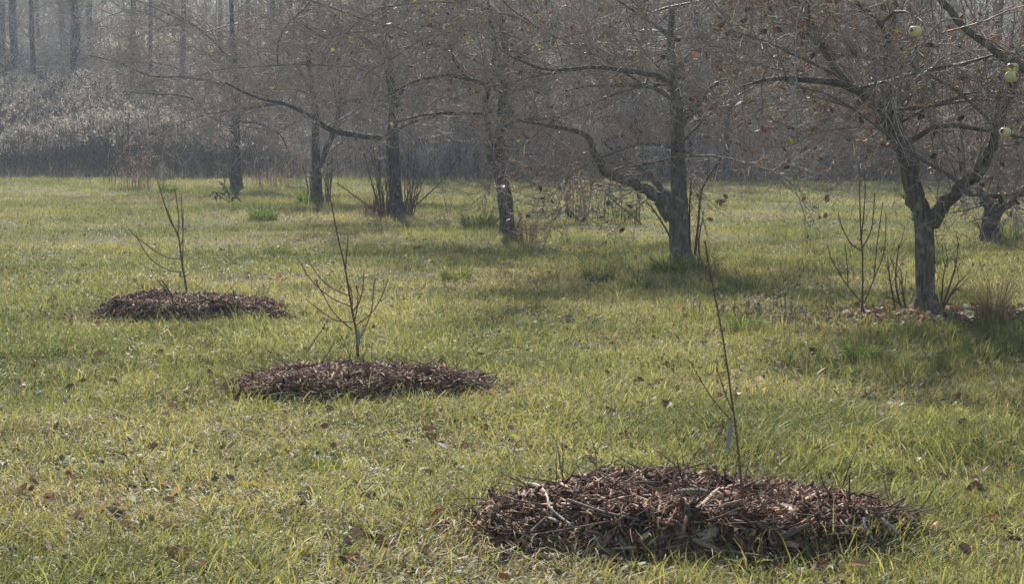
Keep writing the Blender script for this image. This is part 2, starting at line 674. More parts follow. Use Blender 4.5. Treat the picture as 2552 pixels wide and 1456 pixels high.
# ---------------------------------------------------------------- broadleaf weeds in the lawn
def rosettes(n):
    y = 6.8 + 30 * rng.random(n) ** 1.5
    x = rng.uniform(-1, 1, n) * (y * 0.235 + 0.8)
    ok = noise(x + 5, y + 8, 0.7, 2) > 0.47
    for m in MOUNDS:
        ok &= mound_rho(m, x, y) > 1.05
    x, y = x[ok], y[ok]
    n = len(x)
    k = 6
    X, Y = np.repeat(x, k), np.repeat(y, k)
    a = rng.uniform(0, 2 * np.pi, n * k)
    L = np.repeat(rng.uniform(0.025, 0.075, n), k) * rng.uniform(0.7, 1.2, n * k)
    w = L * np.repeat(rng.uniform(0.16, 0.38, n), k)
    el = rng.uniform(0.1, 0.9, n * k)
    z = H(X, Y) + 0.012
    d = np.stack([np.cos(a) * np.cos(el), np.sin(a) * np.cos(el), np.sin(el)], -1)
    s = np.stack([-np.sin(a), np.cos(a), 0 * a], -1)
    p = np.stack([X, Y, z], -1)
    up = np.array([0, 0, 1.0])
    V = np.zeros((n * k, 6, 3))
    V[:, 0] = p
    V[:, 1] = p + d * (L * 0.45)[:, None] - s * w[:, None] * 0.5 + up * (0.15 * w)[:, None]
    V[:, 2] = p + d * (L * 0.45)[:, None] + s * w[:, None] * 0.5 + up * (0.15 * w)[:, None]
    V[:, 3] = p + d * (L * 0.85)[:, None] - s * w[:, None] * 0.35 - up * (0.1 * L)[:, None]
    V[:, 4] = p + d * (L * 0.85)[:, None] + s * w[:, None] * 0.35 - up * (0.1 * L)[:, None]
    V[:, 5] = p + d * L[:, None] - up * (0.18 * L)[:, None]
    b = np.arange(n * k)[:, None] * 6
    c = np.array([[0.085, 0.115, 0.035], [0.12, 0.15, 0.04], [0.17, 0.17, 0.055], [0.22, 0.20, 0.08]])[rng.integers(0, 4, n)]
    c = np.repeat(c, k, axis=0) * rng.uniform(0.8, 1.2, (n * k, 1))
    me = np_mesh("lawn_weeds", V.reshape(-1, 3), [b + np.array([[1, 2, 4, 3]]), b + np.array([[0, 2, 1]]), b + np.array([[3, 4, 5]])], M_grass, np.repeat(c, 6, axis=0))
    tag(link("lawn_weeds", me), "small broad leaved weeds spread through the lawn", "weeds", kind="stuff")


rosettes(9000)


# ---------------------------------------------------------------- branching
class Rnd(random.Random):
    def vec(self):
        while True:
            v = Vector((self.uniform(-1, 1), self.uniform(-1, 1), self.uniform(-1, 1)))
            if 0.05 < v.length < 1:
                return v.normalized()


def shoot(rd, p, d, L, r0, r1, n, droop=0.0, wig=0.25):
    """A wandering twig: n segments from p along d."""
    p = Vector(p)
    d = Vector(d).normalized()
    pts, rr = [tuple(p)], [r0]
    st = L / n
    for i in range(n):
        d = d + rd.vec() * wig
        d.z += droop
        d.normalize()
        p = p + d * st
        pts.append(tuple(p))
        t = (i + 1) / n
        rr.append(r0 * (1 - t) + r1 * t)
    return pts, rr


def sample(pts, t):
    f = t * (len(pts) - 1)
    i = min(int(f), len(pts) - 2)
    a, b = Vector(pts[i]), Vector(pts[i + 1])
    return a.lerp(b, f - i), (b - a).normalized()


def side_dir(rd, tan, spread, up):
    v = rd.vec()
    v = v - tan * v.dot(tan)
    if v.length < 1e-3:
        v = Vector((0, 0, 1))
    v.normalize()
    d = tan * math.cos(spread) + v * math.sin(spread)
    d.z += up
    return d.normalized()


TW = [(0.33, 0.275, 0.22), (0.44, 0.375, 0.305), (0.24, 0.195, 0.16), (0.39, 0.30, 0.23)]


def ramify(rd, bag, pts, rad, rmin, n2, n3, n4, L2=1.0, leafpts=None):
    """Secondary, tertiary and spur twigs along a limb."""
    for _ in range(n2):
        t = rd.uniform(0.12, 1.0) ** 0.8
        p, tan = sample(pts, t)
        d = side_dir(rd, tan, rd.uniform(0.5, 1.25), rd.uniform(-0.35, 0.4))
        L = L2 * rd.uniform(0.45, 1.25)
        r = max(rmin * 1.5, min(rad * 0.6, 0.011) * rd.uniform(0.6, 1.0))
        P2, R2 = shoot(rd, p, d, L, r, rmin, 6, rd.uniform(-0.13, 0.05), 0.22)
        bag.line(P2, R2, rd.choice(TW))
        for _ in range(n3):
            p3, tan3 = sample(P2, rd.uniform(0.15, 1.0))
            d3 = side_dir(rd, tan3, rd.uniform(0.35, 1.1), rd.uniform(-0.15, 0.35))
            P3, R3 = shoot(rd, p3, d3, rd.uniform(0.15, 0.6) * L2, max(rmin * 1.15, r * 0.45), rmin * 0.8, 4, rd.uniform(-0.10, 0.12), 0.26)
            bag.line(P3, R3, rd.choice(TW))
            if leafpts is not None:
                leafpts.append(P3[-1])
                leafpts.append(P3[2])
            for _ in range(n4):
                p4, tan4 = sample(P3, rd.uniform(0.1, 1.0))
                d4 = side_dir(rd, tan4, rd.uniform(0.5, 1.3), rd.uniform(-0.1, 0.4))
                P4, R4 = shoot(rd, p4, d4, rd.uniform(0.04, 0.22), rmin * 0.95, rmin * 0.75, 2, 0, 0.3)
                bag.line(P4, R4, rd.choice(TW))


def leaf_faces(rd, p, size, col, bag):
    """One curled dead leaf: a bent, pointed oval of six faces."""
    d = rd.vec()
    d.z = d.z * 0.5 - 0.5
    d.normalize()
    s = d.cross(rd.vec()).normalized()
    nrm = d.cross(s)
    curl = rd.uniform(-0.35, 0.35)
    cup = rd.uniform(0.1, 0.5)
    V = []
    for i, (t, w) in enumerate(((0, 0.06), (0.3, 0.3), (0.65, 0.27), (1.0, 0.02))):
        c = Vector(p) + d * size * t + nrm * size * curl * t * t
        V += [tuple(c - s * w * size + nrm * cup * w * size), tuple(c), tuple(c + s * w * size + nrm * cup * w * size)]
    f = []
    for i in range(3):
        a = i * 3
        f += [(a, a + 1, a + 4, a + 3), (a + 1, a + 2, a + 5, a + 4)]
    bag.add(V, [f], col)


LEAFC = [(0.11, 0.070, 0.050), (0.14, 0.088, 0.064), (0.19, 0.125, 0.09), (0.085, 0.058, 0.045), (0.15, 0.075, 0.055)]
YLEAF = [(0.33, 0.33, 0.06), (0.36, 0.30, 0.06), (0.25, 0.28, 0.06)]


def px_rows(pts, Y):
    """(px, py, r_px[, depth offset]) -> (x, y, z, r)."""
    rows = []
    for q in pts:
        dyy = q[3] if len(q) > 3 else 0.0
        p = at(q[0], q[1], Y + dyy)
        rows.append((*p, q[2] * Y / F))
    return rows


def apple_tree(base, Y, trunk, limbs, seed, label, extra=10, n2=9, n3=7, n4=3, leaves=0, yleaves=0, suckers=(), spread=2.6, stub=None, shade=0):
    rd = Rnd(seed)
    bx, by, bz = at(base[0], base[1], Y)
    bz = float(terrain(bx, Y))
    root = empty("apple_tree", (bx, Y, bz))
    tag(root, label, "tree", "bare apple trees of the orchard")
    rmin = 0.0019 + 0.000055 * Y
    M_bk = M_bark if Y < 28 else M_bark_far
    tb = Bag()
    rows = px_rows(trunk, Y)
    r0 = rows[0][3]
    rows = [(rows[0][0], rows[0][1], bz - 0.06, r0 * 1.75), (rows[0][0], rows[0][1], bz + 0.05, r0 * 1.35), (rows[0][0] * .7 + rows[1][0] * .3, rows[0][1], bz + 0.16, r0 * 1.08)] + rows[1:]
    tr = spline(rows, 7)
    bark_tube(tb, tr, 18, 0.09, seed * 3.1)
    part("trunk", tb, M_bk, root)
    crown = Bag()
    lv = []
    polys = [([tuple(r[:3]) for r in tr if r[2] > bz + 1.1], tr[-1][3])]
    if len(polys[0][0]) < 2:
        polys = []
    for li, L in enumerate(limbs):
        lr = spline(px_rows(L, Y), 5)
        lr[:, 3] *= (1.05 if Y < 25 else 0.85) * (1 - (0.1 if li == 0 and Y < 48 and len(L) > 7 else 0.4) * np.linspace(0, 1, len(lr)))
        jit = rd.random() * 50
        for i in range(2, len(lr)):                    # knobbly, not a smooth hose
            k = lr[i][3]
            lr[i][0] += (float(noise(i * 0.55, jit)) - 0.5) * k * 0.8
            lr[i][2] += (float(noise(i * 0.55, jit + 9)) - 0.5) * k * 0.8
        lb = Bag()
        bark_tube(lb, lr, 10, 0.12, seed + li * 7.7)
        part("limb", lb, M_bk, root)
        polys.append(([tuple(r[:3]) for r in lr], lr[-1][3]))
    for k in range(extra):                             # limbs of the crown's depth, towards and away from the viewer
        src = rd.choice(polys)[0] if polys else [tuple(r[:3]) for r in tr]
        t = rd.uniform(0.1, 0.7)
        p, tan = sample(src, t)
        a = 2 * math.pi * (k + rd.random() * 0.6) / extra
        d = Vector((math.cos(a), math.sin(a), rd.uniform(0.15, 0.9)))
        L = spread * rd.uniform(0.7, 1.25)
        P, Rr = shoot(rd, p, d, L, 0.019, 0.006, 10, rd.uniform(-0.10, -0.01), 0.16)
        crown.line(P[:], Rr, (0.19, 0.165, 0.14))
        polys.append((P, 0.014))
    for (P, r) in polys:
        length = sum((Vector(P[i + 1]) - Vector(P[i])).length for i in range(len(P) - 1))
        m = max(3, int(1.1 * n2 * length / 1.6))
        ramify(rd, crown, P, max(r, 0.012), rmin, m, n3, n4, 0.95, lv)
    for (P, r) in polys:                               # upright year shoots
        for _ in range(int(5 + 5 * rd.random())):
            p, tan = sample(P, rd.uniform(0.1, 1.0))
            Pq, Rq = shoot(rd, p, (rd.uniform(-0.45, 0.45), rd.uniform(-0.45, 0.45), 1), rd.uniform(0.4, 1.3), rmin * 1.9, rmin * 0.8, 6, 0.03, 0.13)
            crown.line(Pq, Rq, rd.choice(TW))
            lv.append(Pq[-1])
            for _ in range(8):
                p4, tan4 = sample(Pq, rd.uniform(0.15, 1.0))
                P4, R4 = shoot(rd, p4, side_dir(rd, tan4, rd.uniform(0.4, 1.0), 0.1), rd.uniform(0.05, 0.35), rmin * 0.95, rmin * 0.75, 2, 0, 0.25)
                crown.line(P4, R4, rd.choice(TW))
    co = part("crown", crown, M_twig, root, 3)
    if leaves or yleaves:
        lb = Bag()
        low = [q for q in lv if q[2] < 3.6] or lv
        for k in range(leaves + yleaves):
            q = rd.choice(low)
            c = rd.choice(LEAFC) if k < leaves else rd.choice(YLEAF)
            f = rd.uniform(0.7, 1.2)
            leaf_faces(rd, q, rd.uniform(0.045, 0.085), tuple(v * f for v in c), lb)
        part("leaves", lb, M_leaf, root, 3, False, co)
    for S in suckers:
        sb = Bag()
        rows = px_rows(S, Y)
        rows[0] = (rows[0][0], rows[0][1], float(terrain(rows[0][0], rows[0][1])) - 0.02, rows[0][3])
        sr = spline(rows, 4)
        sb.line([tuple(r[:3]) for r in sr], [max(r[3], rmin) for r in sr], (0.12, 0.08, 0.065))
        for _ in range(7):
            p, tan = sample([tuple(r[:3]) for r in sr], rd.uniform(0.3, 0.98))
            P, Q = shoot(rd, p, side_dir(rd, tan, rd.uniform(0.4, 1.0), 0.2), rd.uniform(0.05, 0.25), rmin, rmin * 0.8, 3, 0.05, 0.2)
            sb.line(P, Q, (0.14, 0.09, 0.07))
        part("sucker", sb, M_twig, root, 4)
    if stub:
        (x0, y0, x1, y1, r) = stub
        sb = Bag()
        rows = px_rows([(x0, y0, r), (x1, y1, r * 0.92)], Y)
        bark_tube(sb, spline(rows, 5), 12, 0.06, 3.0, True)
        o = part("pruned_stub", sb, M_bark, root)
    return root


def wild_suckers(seed, cx, cyb, n, w, hmin, hmax):
    rd = random.Random(seed)
    res = []
    for _ in range(n):
        x0 = cx + rd.uniform(-w, w) * 0.7
        if abs(x0 - cx) < 12:
            x0 += 22 if rd.random() < 0.5 else -22
        x1 = x0 + (x0 - cx) * rd.uniform(0.1, 0.8) + rd.uniform(-10, 10)
        h = rd.uniform(hmin, hmax)
        dd = rd.uniform(-0.3, 0.3)
        res.append([(x0, cyb, 1.6, dd), (x0 * 0.6 + x1 * 0.4 + rd.uniform(-4, 4), cyb - h * 0.5, 1.3, dd), (x1, cyb - h, 0.8, dd)])
    return res


apple_tree((2308, 795), 18.0,
    [(2308, 800, 27), (2306, 740, 25), (2306, 670, 24.5), (2305, 600, 25), (2302, 552, 24), (2298, 532, 17)],
    [[(2296, 545, 22), (2286, 505, 23), (2277, 470, 23), (2263, 402, 23, .05), (2246, 360, 22, .1), (2226, 325, 21, .12), (2212, 285, 18, .1), (2207, 210, 14, .1), (2211, 122, 12, .15), (2225, 35, 10, .2), (2235, -60, 7, .2)],
     [(2312, 560, 18), (2335, 530, 19, -.05), (2361, 500, 18, -.1), (2396, 462, 17, -.2), (2440, 425, 16, -.3), (2468, 385, 15, -.35), (2484, 335, 14, -.4), (2505, 270, 12, -.4), (2532, 205, 10, -.4), (2560, 120, 7, -.4)],
     [(2216, 300, 13, .1), (2193, 273, 13), (2141, 231, 13, -.2), (2096, 208, 11, -.4), (2019, 199, 10, -.6), (1924, 196, 7, -.8), (1850, 215, 4, -.9)],
     [(2120, 222, 8, -.2), (2085, 175, 9, -.1), (2062, 130, 10), (2030, 72, 9), (2000, 20, 7), (1960, -60, 5)],
     [(2250, 360, 9, .1), (2290, 338, 7), (2333, 315, 7, -.2), (2382, 313, 7, -.4), (2473, 326, 6, -.6), (2560, 345, 4, -.8)],
     [(2228, 320, 14, .2), (2240, 270, 14, .4), (2236, 225, 12, .6), (2250, 130, 9, .8), (2290, 30, 6, 1.0)],
     [(2300, -60, 9, -.9), (2347, 0, 9, -.9), (2389, 52, 10, -.9), (2438, 94, 12, -.9), (2529, 157, 14, -.8), (2580, 190, 14, -.7)],
     [(2211, 100, 6), (2193, 56, 7, -.2), (2141, 10, 6, -.4), (2090, -40, 4, -.6)],
     [(2396, 462, 7, -.2), (2417, 482, 6, -.5), (2480, 487, 6, -.8), (2560, 486, 5, -1.0)]],
    11, "nearest apple tree, trunk forking low into a V, pale apples in its branches", extra=13, n2=9, n3=8, n4=4, leaves=900, yleaves=60,
    suckers=[[(2235, 772, 2.5), (2218, 697, 2), (2212, 640, 1)], [(2250, 780, 2.5), (2232, 700, 2), (2240, 610, 1)], [(2262, 785, 3), (2250, 730, 2), (2245, 670, 1)],
             [(2340, 780, 3), (2379, 672, 2), (2389, 605, 1)], [(2338, 785, 3), (2382, 714, 2.2), (2412, 683, 1)], [(2345, 790, 2.5), (2350, 700, 1.6), (2362, 640, 1)],
             [(2275, 800, 2.5), (2245, 760, 2), (2200, 730, 1)]], spread=2.4)

apple_tree((1697, 668), 24.0,
    [(1697, 672, 27), (1694, 620, 25), (1692, 560, 24), (1692, 500, 21), (1690, 420, 19), (1688, 330, 17), (1686, 270, 15), (1681, 200, 12), (1672, 120, 10), (1675, 20, 7)],
    [[(1688, 575, 16), (1668, 530, 18, -.1), (1648, 500, 15, -.15), (1608, 471, 13, -.2), (1560, 449, 12, -.3), (1512, 428, 11, -.4), (1483, 384, 9, -.5), (1459, 336, 7, -.6), (1368, 312, 5, -.8), (1300, 300, 3, -1)],
     [(1672, 500, 11, .1), (1656, 480, 10, .2), (1627, 442, 9, .4), (1603, 423, 8, .5), (1560, 399, 6, .7), (1500, 350, 4, .9)],
     [(1690, 312, 9), (1714, 288, 9, -.2), (1752, 274, 8, -.4), (1824, 260, 6, -.7), (1890, 250, 4, -.9)],
     [(1683, 210, 8), (1640, 190, 7, -.3), (1560, 175, 7, -.6), (1474, 168, 6, -.9), (1358, 170, 5, -1.1), (1272, 140, 3, -1.3)],
     [(1686, 250, 8), (1620, 215, 7, .4), (1540, 212, 6, .7), (1478, 212, 5, .9), (1400, 225, 3, 1.1)],
     [(1680, 170, 7), (1740, 120, 7, .3), (1800, 60, 6, .5), (1850, -20, 4, .7)],
     [(1676, 100, 6), (1630, 60, 6, .3), (1570, 20, 5, .6), (1500, -30, 3, .8)]],
    12, "apple tree with a pruned stub and a long low limb reaching left", extra=15, n2=10, n3=8, n4=4, leaves=800, yleaves=90,
    suckers=[[(1728, 655, 3.5), (1740, 560, 3), (1747, 482, 2.6), (1766, 440, 2), (1800, 390, 1.2)], [(1722, 655, 3), (1718, 560, 2.6), (1722, 440, 1.6)],
             [(1747, 660, 2.2), (1742, 600, 2), (1755, 520, 1)], [(1668, 660, 3), (1672, 600, 2.5), (1640, 540, 2), (1610, 500, 1)]], spread=2.6,
    stub=(1672, 545, 1643, 498, 17))

apple_tree((1263, 590), 30.4,
    [(1265, 592, 18), (1262, 540, 18), (1259, 500, 18.5), (1252, 463, 17), (1246, 430, 14), (1245, 400, 12.5), (1245, 349, 12), (1247, 314, 11.5), (1252, 262, 11), (1256, 210, 10), (1265, 153, 9), (1256, 100, 7), (1245, 20, 5)],
    [[(1246, 450, 10), (1230, 419, 10), (1221, 371, 10), (1215, 314, 9.5), (1208, 280, 9), (1214, 240, 8), (1221, 205, 7), (1234, 120, 7), (1221, 44, 6), (1210, -40, 4)],
     [(1248, 225, 8), (1221, 214, 8), (1160, 192, 8, -.3), (1099, 188, 6.5, -.6), (1029, 205, 5, -.9), (960, 240, 3, -1.2)],
     [(1247, 322, 7), (1282, 301, 7, -.2), (1335, 297, 6, -.4), (1400, 290, 4, -.6)],
     [(1210, 284, 7), (1116, 280, 6, .3), (1051, 288, 5, .5), (985, 305, 3.5, .7)],
     [(1160, 192, 6, -.3), (1130, 144, 6, -.2), (1108, 79, 5, -.1), (1073, 44, 4), (1030, 10, 3)],
     [(1262, 170, 7), (1320, 120, 6, -.4), (1390, 95, 5, -.8), (1460, 80, 3, -1.1)]],
    13, "apple tree whose slim trunk leans left with peeling pale bark patches low down", extra=15, n2=10, n3=7, n4=3, leaves=260, yleaves=50,
    suckers=[[(1275, 590, 2), (1290, 560, 1.5), (1300, 540, 1)]], spread=2.7)

apple_tree((988, 538), 37.0,
    [(990, 541, 19), (987, 500, 17.5), (984, 450, 16), (981, 393, 15), (978, 341, 14.5), (981, 262, 11), (972, 197, 10), (959, 87, 8), (957, 0, 6)],
    [[(975, 345, 9), (940, 341, 9, -.2), (881, 336, 8.5, -.5), (828, 323, 8, -.8), (789, 301, 7.5, -1), (758, 280, 6.5, -1.1), (706, 258, 5.5, -1.3), (636, 240, 4, -1.5), (560, 205, 3, -1.7)],
     [(968, 150, 6), (937, 114, 6, -.2), (885, 92, 5.5, -.5), (811, 92, 5, -.8), (758, 61, 4, -1)],
     [(978, 330, 7), (1010, 310, 6.5, .3), (1060, 295, 5, .6), (1120, 280, 3, .9)],
     [(981, 270, 7), (1010, 200, 6.5, .2), (1040, 120, 5, .4), (1050, 20, 3, .5)]],
    14, "straight apple trunk ringed by a thicket of thin upright shoots at its base", extra=15, n2=10, n3=7, n4=3, leaves=25, yleaves=6,
    suckers=wild_suckers(5, 985, 535, 26, 62, 60, 190) + [[(1000, 535, 2), (1060, 490, 1.8), (1110, 440, 1.4), (1150, 380, 1)], [(965, 530, 2.2), (900, 500, 1.8), (860, 470, 1.4), (840, 455, 1)]], spread=2.8)

apple_tree((789, 503), 43.3,
    [(789, 506, 15.5), (789, 470, 14), (789, 437, 13), (788, 405, 11), (786, 349, 9.5), (787, 280, 8), (775, 200, 6.5), (765, 100, 5), (760, 0, 4)],
    [[(793, 425, 8), (811, 380, 8.5), (828, 341, 8), (841, 297, 7.5), (850, 262, 7), (867, 249, 6), (900, 255, 5), (950, 285, 4)],
     [(787, 300, 6), (745, 270, 5, -.4), (690, 260, 4, -.8), (620, 270, 3, -1.2)],
     [(850, 262, 5), (845, 190, 5, .2), (830, 110, 4, .3), (835, 20, 3, .4)],
     [(780, 230, 5), (730, 150, 4, .3), (680, 90, 3, .5)]],
    15, "apple tree with two stems crossing into a narrow Y above a grassy base", extra=14, n2=9, n3=7, n4=3, leaves=10,
    suckers=wild_suckers(6, 800, 500, 9, 32, 50, 130), spread=2.8)

apple_tree((587, 468), 50.6,
    [(587, 472, 13), (587, 430, 12.5), (587, 384, 12), (587, 332, 11), (587, 297, 10), (591, 245, 8), (588, 180, 7), (580, 90, 5), (575, 0, 4)],
    [[(586, 345, 7), (577, 321, 7), (559, 304, 6.5, -.1), (524, 290, 5.5, -.3), (489, 250, 4.5, -.5), (440, 235, 3.5, -.8), (395, 234, 3, -1), (308, 227, 2, -1.4)],
     [(590, 240, 5), (540, 205, 4.5, .3), (461, 192, 4, .5), (402, 190, 3.8, .6), (370, 187, 3.5, .6), (332, 171, 3, .7), (280, 150, 2.5, .8), (217, 136, 1.8, 1)],
     [(589, 310, 5), (601, 304, 5, -.2), (647, 308, 4.5, -.5), (699, 336, 3.5, -.9), (720, 380, 2, -1.2)],
     [(590, 300, 5), (626, 248, 5, .2), (660, 180, 4, .4), (690, 90, 3, .5)],
     [(588, 170, 5), (540, 110, 4), (480, 60, 3), (410, 20, 2)]],
    16, "farthest apple tree of the row, long fine branches sweeping far left", extra=15, n2=9, n3=7, n4=3, leaves=4, spread=3.0,
    suckers=wild_suckers(8, 590, 468, 4, 30, 30, 80))

apple_tree((2463, 600), 29.2,
    [(2466, 604, 22), (2466, 570, 20), (2470, 540, 21), (2474, 522, 20)],
    [[(2470, 535, 14), (2452, 497, 12), (2438, 465, 10), (2430, 420, 8), (2400, 330, 6), (2380, 220, 4)],
     [(2478, 535, 15), (2501, 520, 13), (2532, 495, 12), (2570, 450, 10), (2600, 380, 7)],
     [(2476, 525, 10, .2), (2490, 470, 9, .4), (2500, 400, 7, .6), (2520, 300, 5, .8)],
     [(2452, 500, 6), (2420, 520, 4, -.4), (2370, 530, 3, -.8)]],
    17, "short stout apple tree at the far right with a low crooked fork", extra=12, n2=9, n3=7, n4=2, leaves=60, spread=2.5,
    suckers=wild_suckers(9, 2470, 600, 6, 40, 40, 110))


# ---------------------------------------------------------------- mulch mounds
CHIP = np.array([1.28, 1.18, 1.04]) * np.array([[0.10, 0.045, 0.030], [0.15, 0.075, 0.048], [0.23, 0.14, 0.092], [0.30, 0.22, 0.155], [0.05, 0.03, 0.024], [0.13, 0.105, 0.09], [0.38, 0.31, 0.23]])


def chips(bag, m, n, seed, smin, smax):
    r = np.random.default_rng(seed)
    a = r.uniform(0, 2 * np.pi, n)
    rho = np.sqrt(r.random(n)) * 1.06
    far = r.random(n) < 0.07
    rho = np.where(far, 0.95 + 0.45 * r.random(n) ** 2, rho)
    x = m[0] + np.cos(a) * rho * m[2]
    y = m[1] + np.sin(a) * rho * m[2] * m[5]
    z = H(x, y) + r.uniform(-0.004, 0.016, n)
    e = 0.02
    gxn = (H(x + e, y) - H(x - e, y)) / (2 * e)
    gyn = (H(x, y + e) - H(x, y - e)) / (2 * e)
    nrm = np.stack([-gxn, -gyn, np.ones(n)], -1) + r.normal(0, 0.6, (n, 3))
    nrm /= np.linalg.norm(nrm, axis=1, keepdims=True)
    d = r.normal(0, 1, (n, 3))
    d -= nrm * (d * nrm).sum(1, keepdims=True)
    d /= np.linalg.norm(d, axis=1, keepdims=True)
    s = np.cross(nrm, d)
    L = r.gamma(3, (smax - smin) / 6, n) + smin
    w = L * np.where(r.random(n) < 0.2, r.uniform(0.2, 0.4, n), r.uniform(0.05, 0.17, n))
    th = np.minimum(w * 0.4, 0.005)
    bend = r.normal(0, 0.35, n) * L
    c = np.stack([x, y, z], -1)
    V = np.zeros((n, 12, 3))
    for k, (t, wf) in enumerate(((-0.5, 0.6), (0.05, 1.0), (0.5, 0.35))):
        ctr = c + d * (L * t)[:, None] + nrm * (bend * (0.25 - t * t))[:, None]
        for j, (u, v) in enumerate(((-1, -1), (1, -1), (1, 1), (-1, 1))):
            V[:, k * 4 + j] = ctr + s * (u * w * wf * 0.5)[:, None] + nrm * (v * th * 0.5)[:, None]
    b = np.arange(n)[:, None] * 12
    fs = []
    for k in range(2):
        for j in range(4):
            j2 = (j + 1) % 4
            fs.append(b + np.array([[k * 4 + j, k * 4 + j2, k * 4 + 4 + j2, k * 4 + 4 + j]]))
    fs.append(b + np.array([[3, 2, 1, 0]]))
    fs.append(b + np.array([[8, 9, 10, 11]]))
    col = CHIP[r.choice(7, n, p=[.2, .23, .2, .13, .1, .09, .05])] * r.uniform(0.7, 1.3, (n, 1))
    V = V.reshape(-1, 3)
    bag.V.append(V)
    for f in fs:
        bag.Fs.append(f + bag.n)
    bag.C.append(np.repeat(col, 12, axis=0))
    bag.n += len(V)


def mound(m, label, nchip, seed, smin, smax, ntw):
    root_z = float(terrain(m[0], m[1]))
    b = Bag()
    na, nr = 72, 22
    rr = np.linspace(0, 1.04, nr)
    aa = np.arange(na) / na * 2 * np.pi
    A, Q = np.meshgrid(aa, rr)
    X = m[0] + np.cos(A) * Q * m[2]
    Y = m[1] + np.sin(A) * Q * m[2] * m[5]
    Z = H(X, Y) - 0.012
    ii = np.arange(na * nr).reshape(nr, na)
    q = np.stack([ii[:-1], np.roll(ii, -1, 1)[:-1], np.roll(ii, -1, 1)[1:], ii[1:]], -1).reshape(-1, 4)
    b.add(np.stack([X, Y, Z], -1).reshape(-1, 3), [q], (0.045, 0.03, 0.024))
    loc = (m[0], m[1], root_z)
    me = local(b.mesh("mulch_mound", M_chip), loc)
    o = link("mulch_mound", me, None, loc)
    tag(o, label, "mulch mound", "mulch mounds around the saplings")
    c = Bag()
    chips(c, m, nchip, seed, smin, smax)
    if m is MOUNDS[2]:
        chips(c, (m[0] - 1.0, m[1] - 0.05, 0.33, 0, 3.0, 0.5), 500, seed + 1, smin, smax)
    part("wood_chips", c, M_chip, o, 3, False)["kind"] = "stuff"
    rd = Rnd(seed)
    t = Bag()
    for _ in range(ntw):
        a = rd.uniform(0, 2 * math.pi)
        q = math.sqrt(rd.random()) * 1.0
        x, y = m[0] + math.cos(a) * q * m[2], m[1] + math.sin(a) * q * m[2] * m[5]
        p = (x, y, float(H(x, y)) + 0.012)
        d = Vector((rd.uniform(-1, 1), rd.uniform(-1, 1), rd.uniform(-0.1, 0.45)))
        P, Rr = shoot(rd, p, d, rd.uniform(0.06, 0.26), rd.uniform(0.0018, 0.0042), 0.0012, 5, -0.02, 0.22)
        t.line(P, Rr, rd.choice([(0.11, 0.06, 0.045), (0.16, 0.10, 0.07), (0.24, 0.19, 0.14), (0.07, 0.045, 0.035)]))
    part("twigs", t, M_twig, o, 4)["kind"] = "stuff"
    return o


mound(MOUNDS[0], "largest and nearest heap of brown wood chip mulch, strewn with sticks", 16000, 21, 0.014, 0.085, 620)
mound(MOUNDS[1], "middle heap of wood chip mulch around a many branched sapling", 11000, 22, 0.016, 0.075, 340)
mound(MOUNDS[2], "farthest heap of wood chip mulch, low and long with a straggling left end", 8000, 23, 0.018, 0.08, 260)


def stick(name, pts, rpx, col, label, cat="stick", mat=None, lean=True, upright=False, w=None):
    if upright:
        p0 = hit(pts[0][0], pts[0][1], 0.0)
        P = [(p0[0], p0[1], p0[2] - 0.02)] + [at(q[0], q[1], p0[1]) for q in pts[1:]]
    else:
        P = [hit(q[0], q[1], 0.040) for q in pts]
    Yc = P[0][1]
    r = 1.08 * rpx * Yc / F
    b = Bag()
    loc = P[0]
    if w is None:
        rows = spline([(*p, r * (1 - 0.35 * i / max(1, len(P) - 1))) for i, p in enumerate(P)], 5)
        bark_tube(b, rows, 8, 0.10, rpx + pts[0][0], True, col)
    else:                                              # a split, flat piece of wood with torn ends
        a, c = Vector(P[0]), Vector(P[-1])
        d = (c - a)
        L = d.length
        d.normalize()
        s = d.cross(Vector((0, -0.75, 0.65))).normalized()
        nn = s.cross(d)
        wm = w * Yc / F * 0.5
        tm = wm * 0.22
        st = []
        for i, (t, wf, bend) in enumerate(((0, .35, 0), (.08, .9, .1), (.35, 1.05, .25), (.7, .9, .2), (.93, .55, .05), (1, .15, 0))):
            ctr = a + d * L * t + nn * bend * wm + s * 0.2 * wm * math.sin(7 * t)
            for (u, v) in ((-1, -1), (1, -1), (1, 1), (-1, 1)):
                st.append(tuple(ctr + s * u * wm * wf + nn * v * tm * wf))
        f = [(3, 2, 1, 0), (20, 21, 22, 23)]
        for k in range(5):
            for j in range(4):
                j2 = (j + 1) % 4
                f.append((k * 4 + j, k * 4 + j2, k * 4 + 4 + j2, k * 4 + 4 + j))
        b.add(st, [f], col)
    me = local(b.mesh(name, mat or M_chip, 6, w is None), loc)
    o = link(name, me, None, loc)
    tag(o, label, cat)
    return o


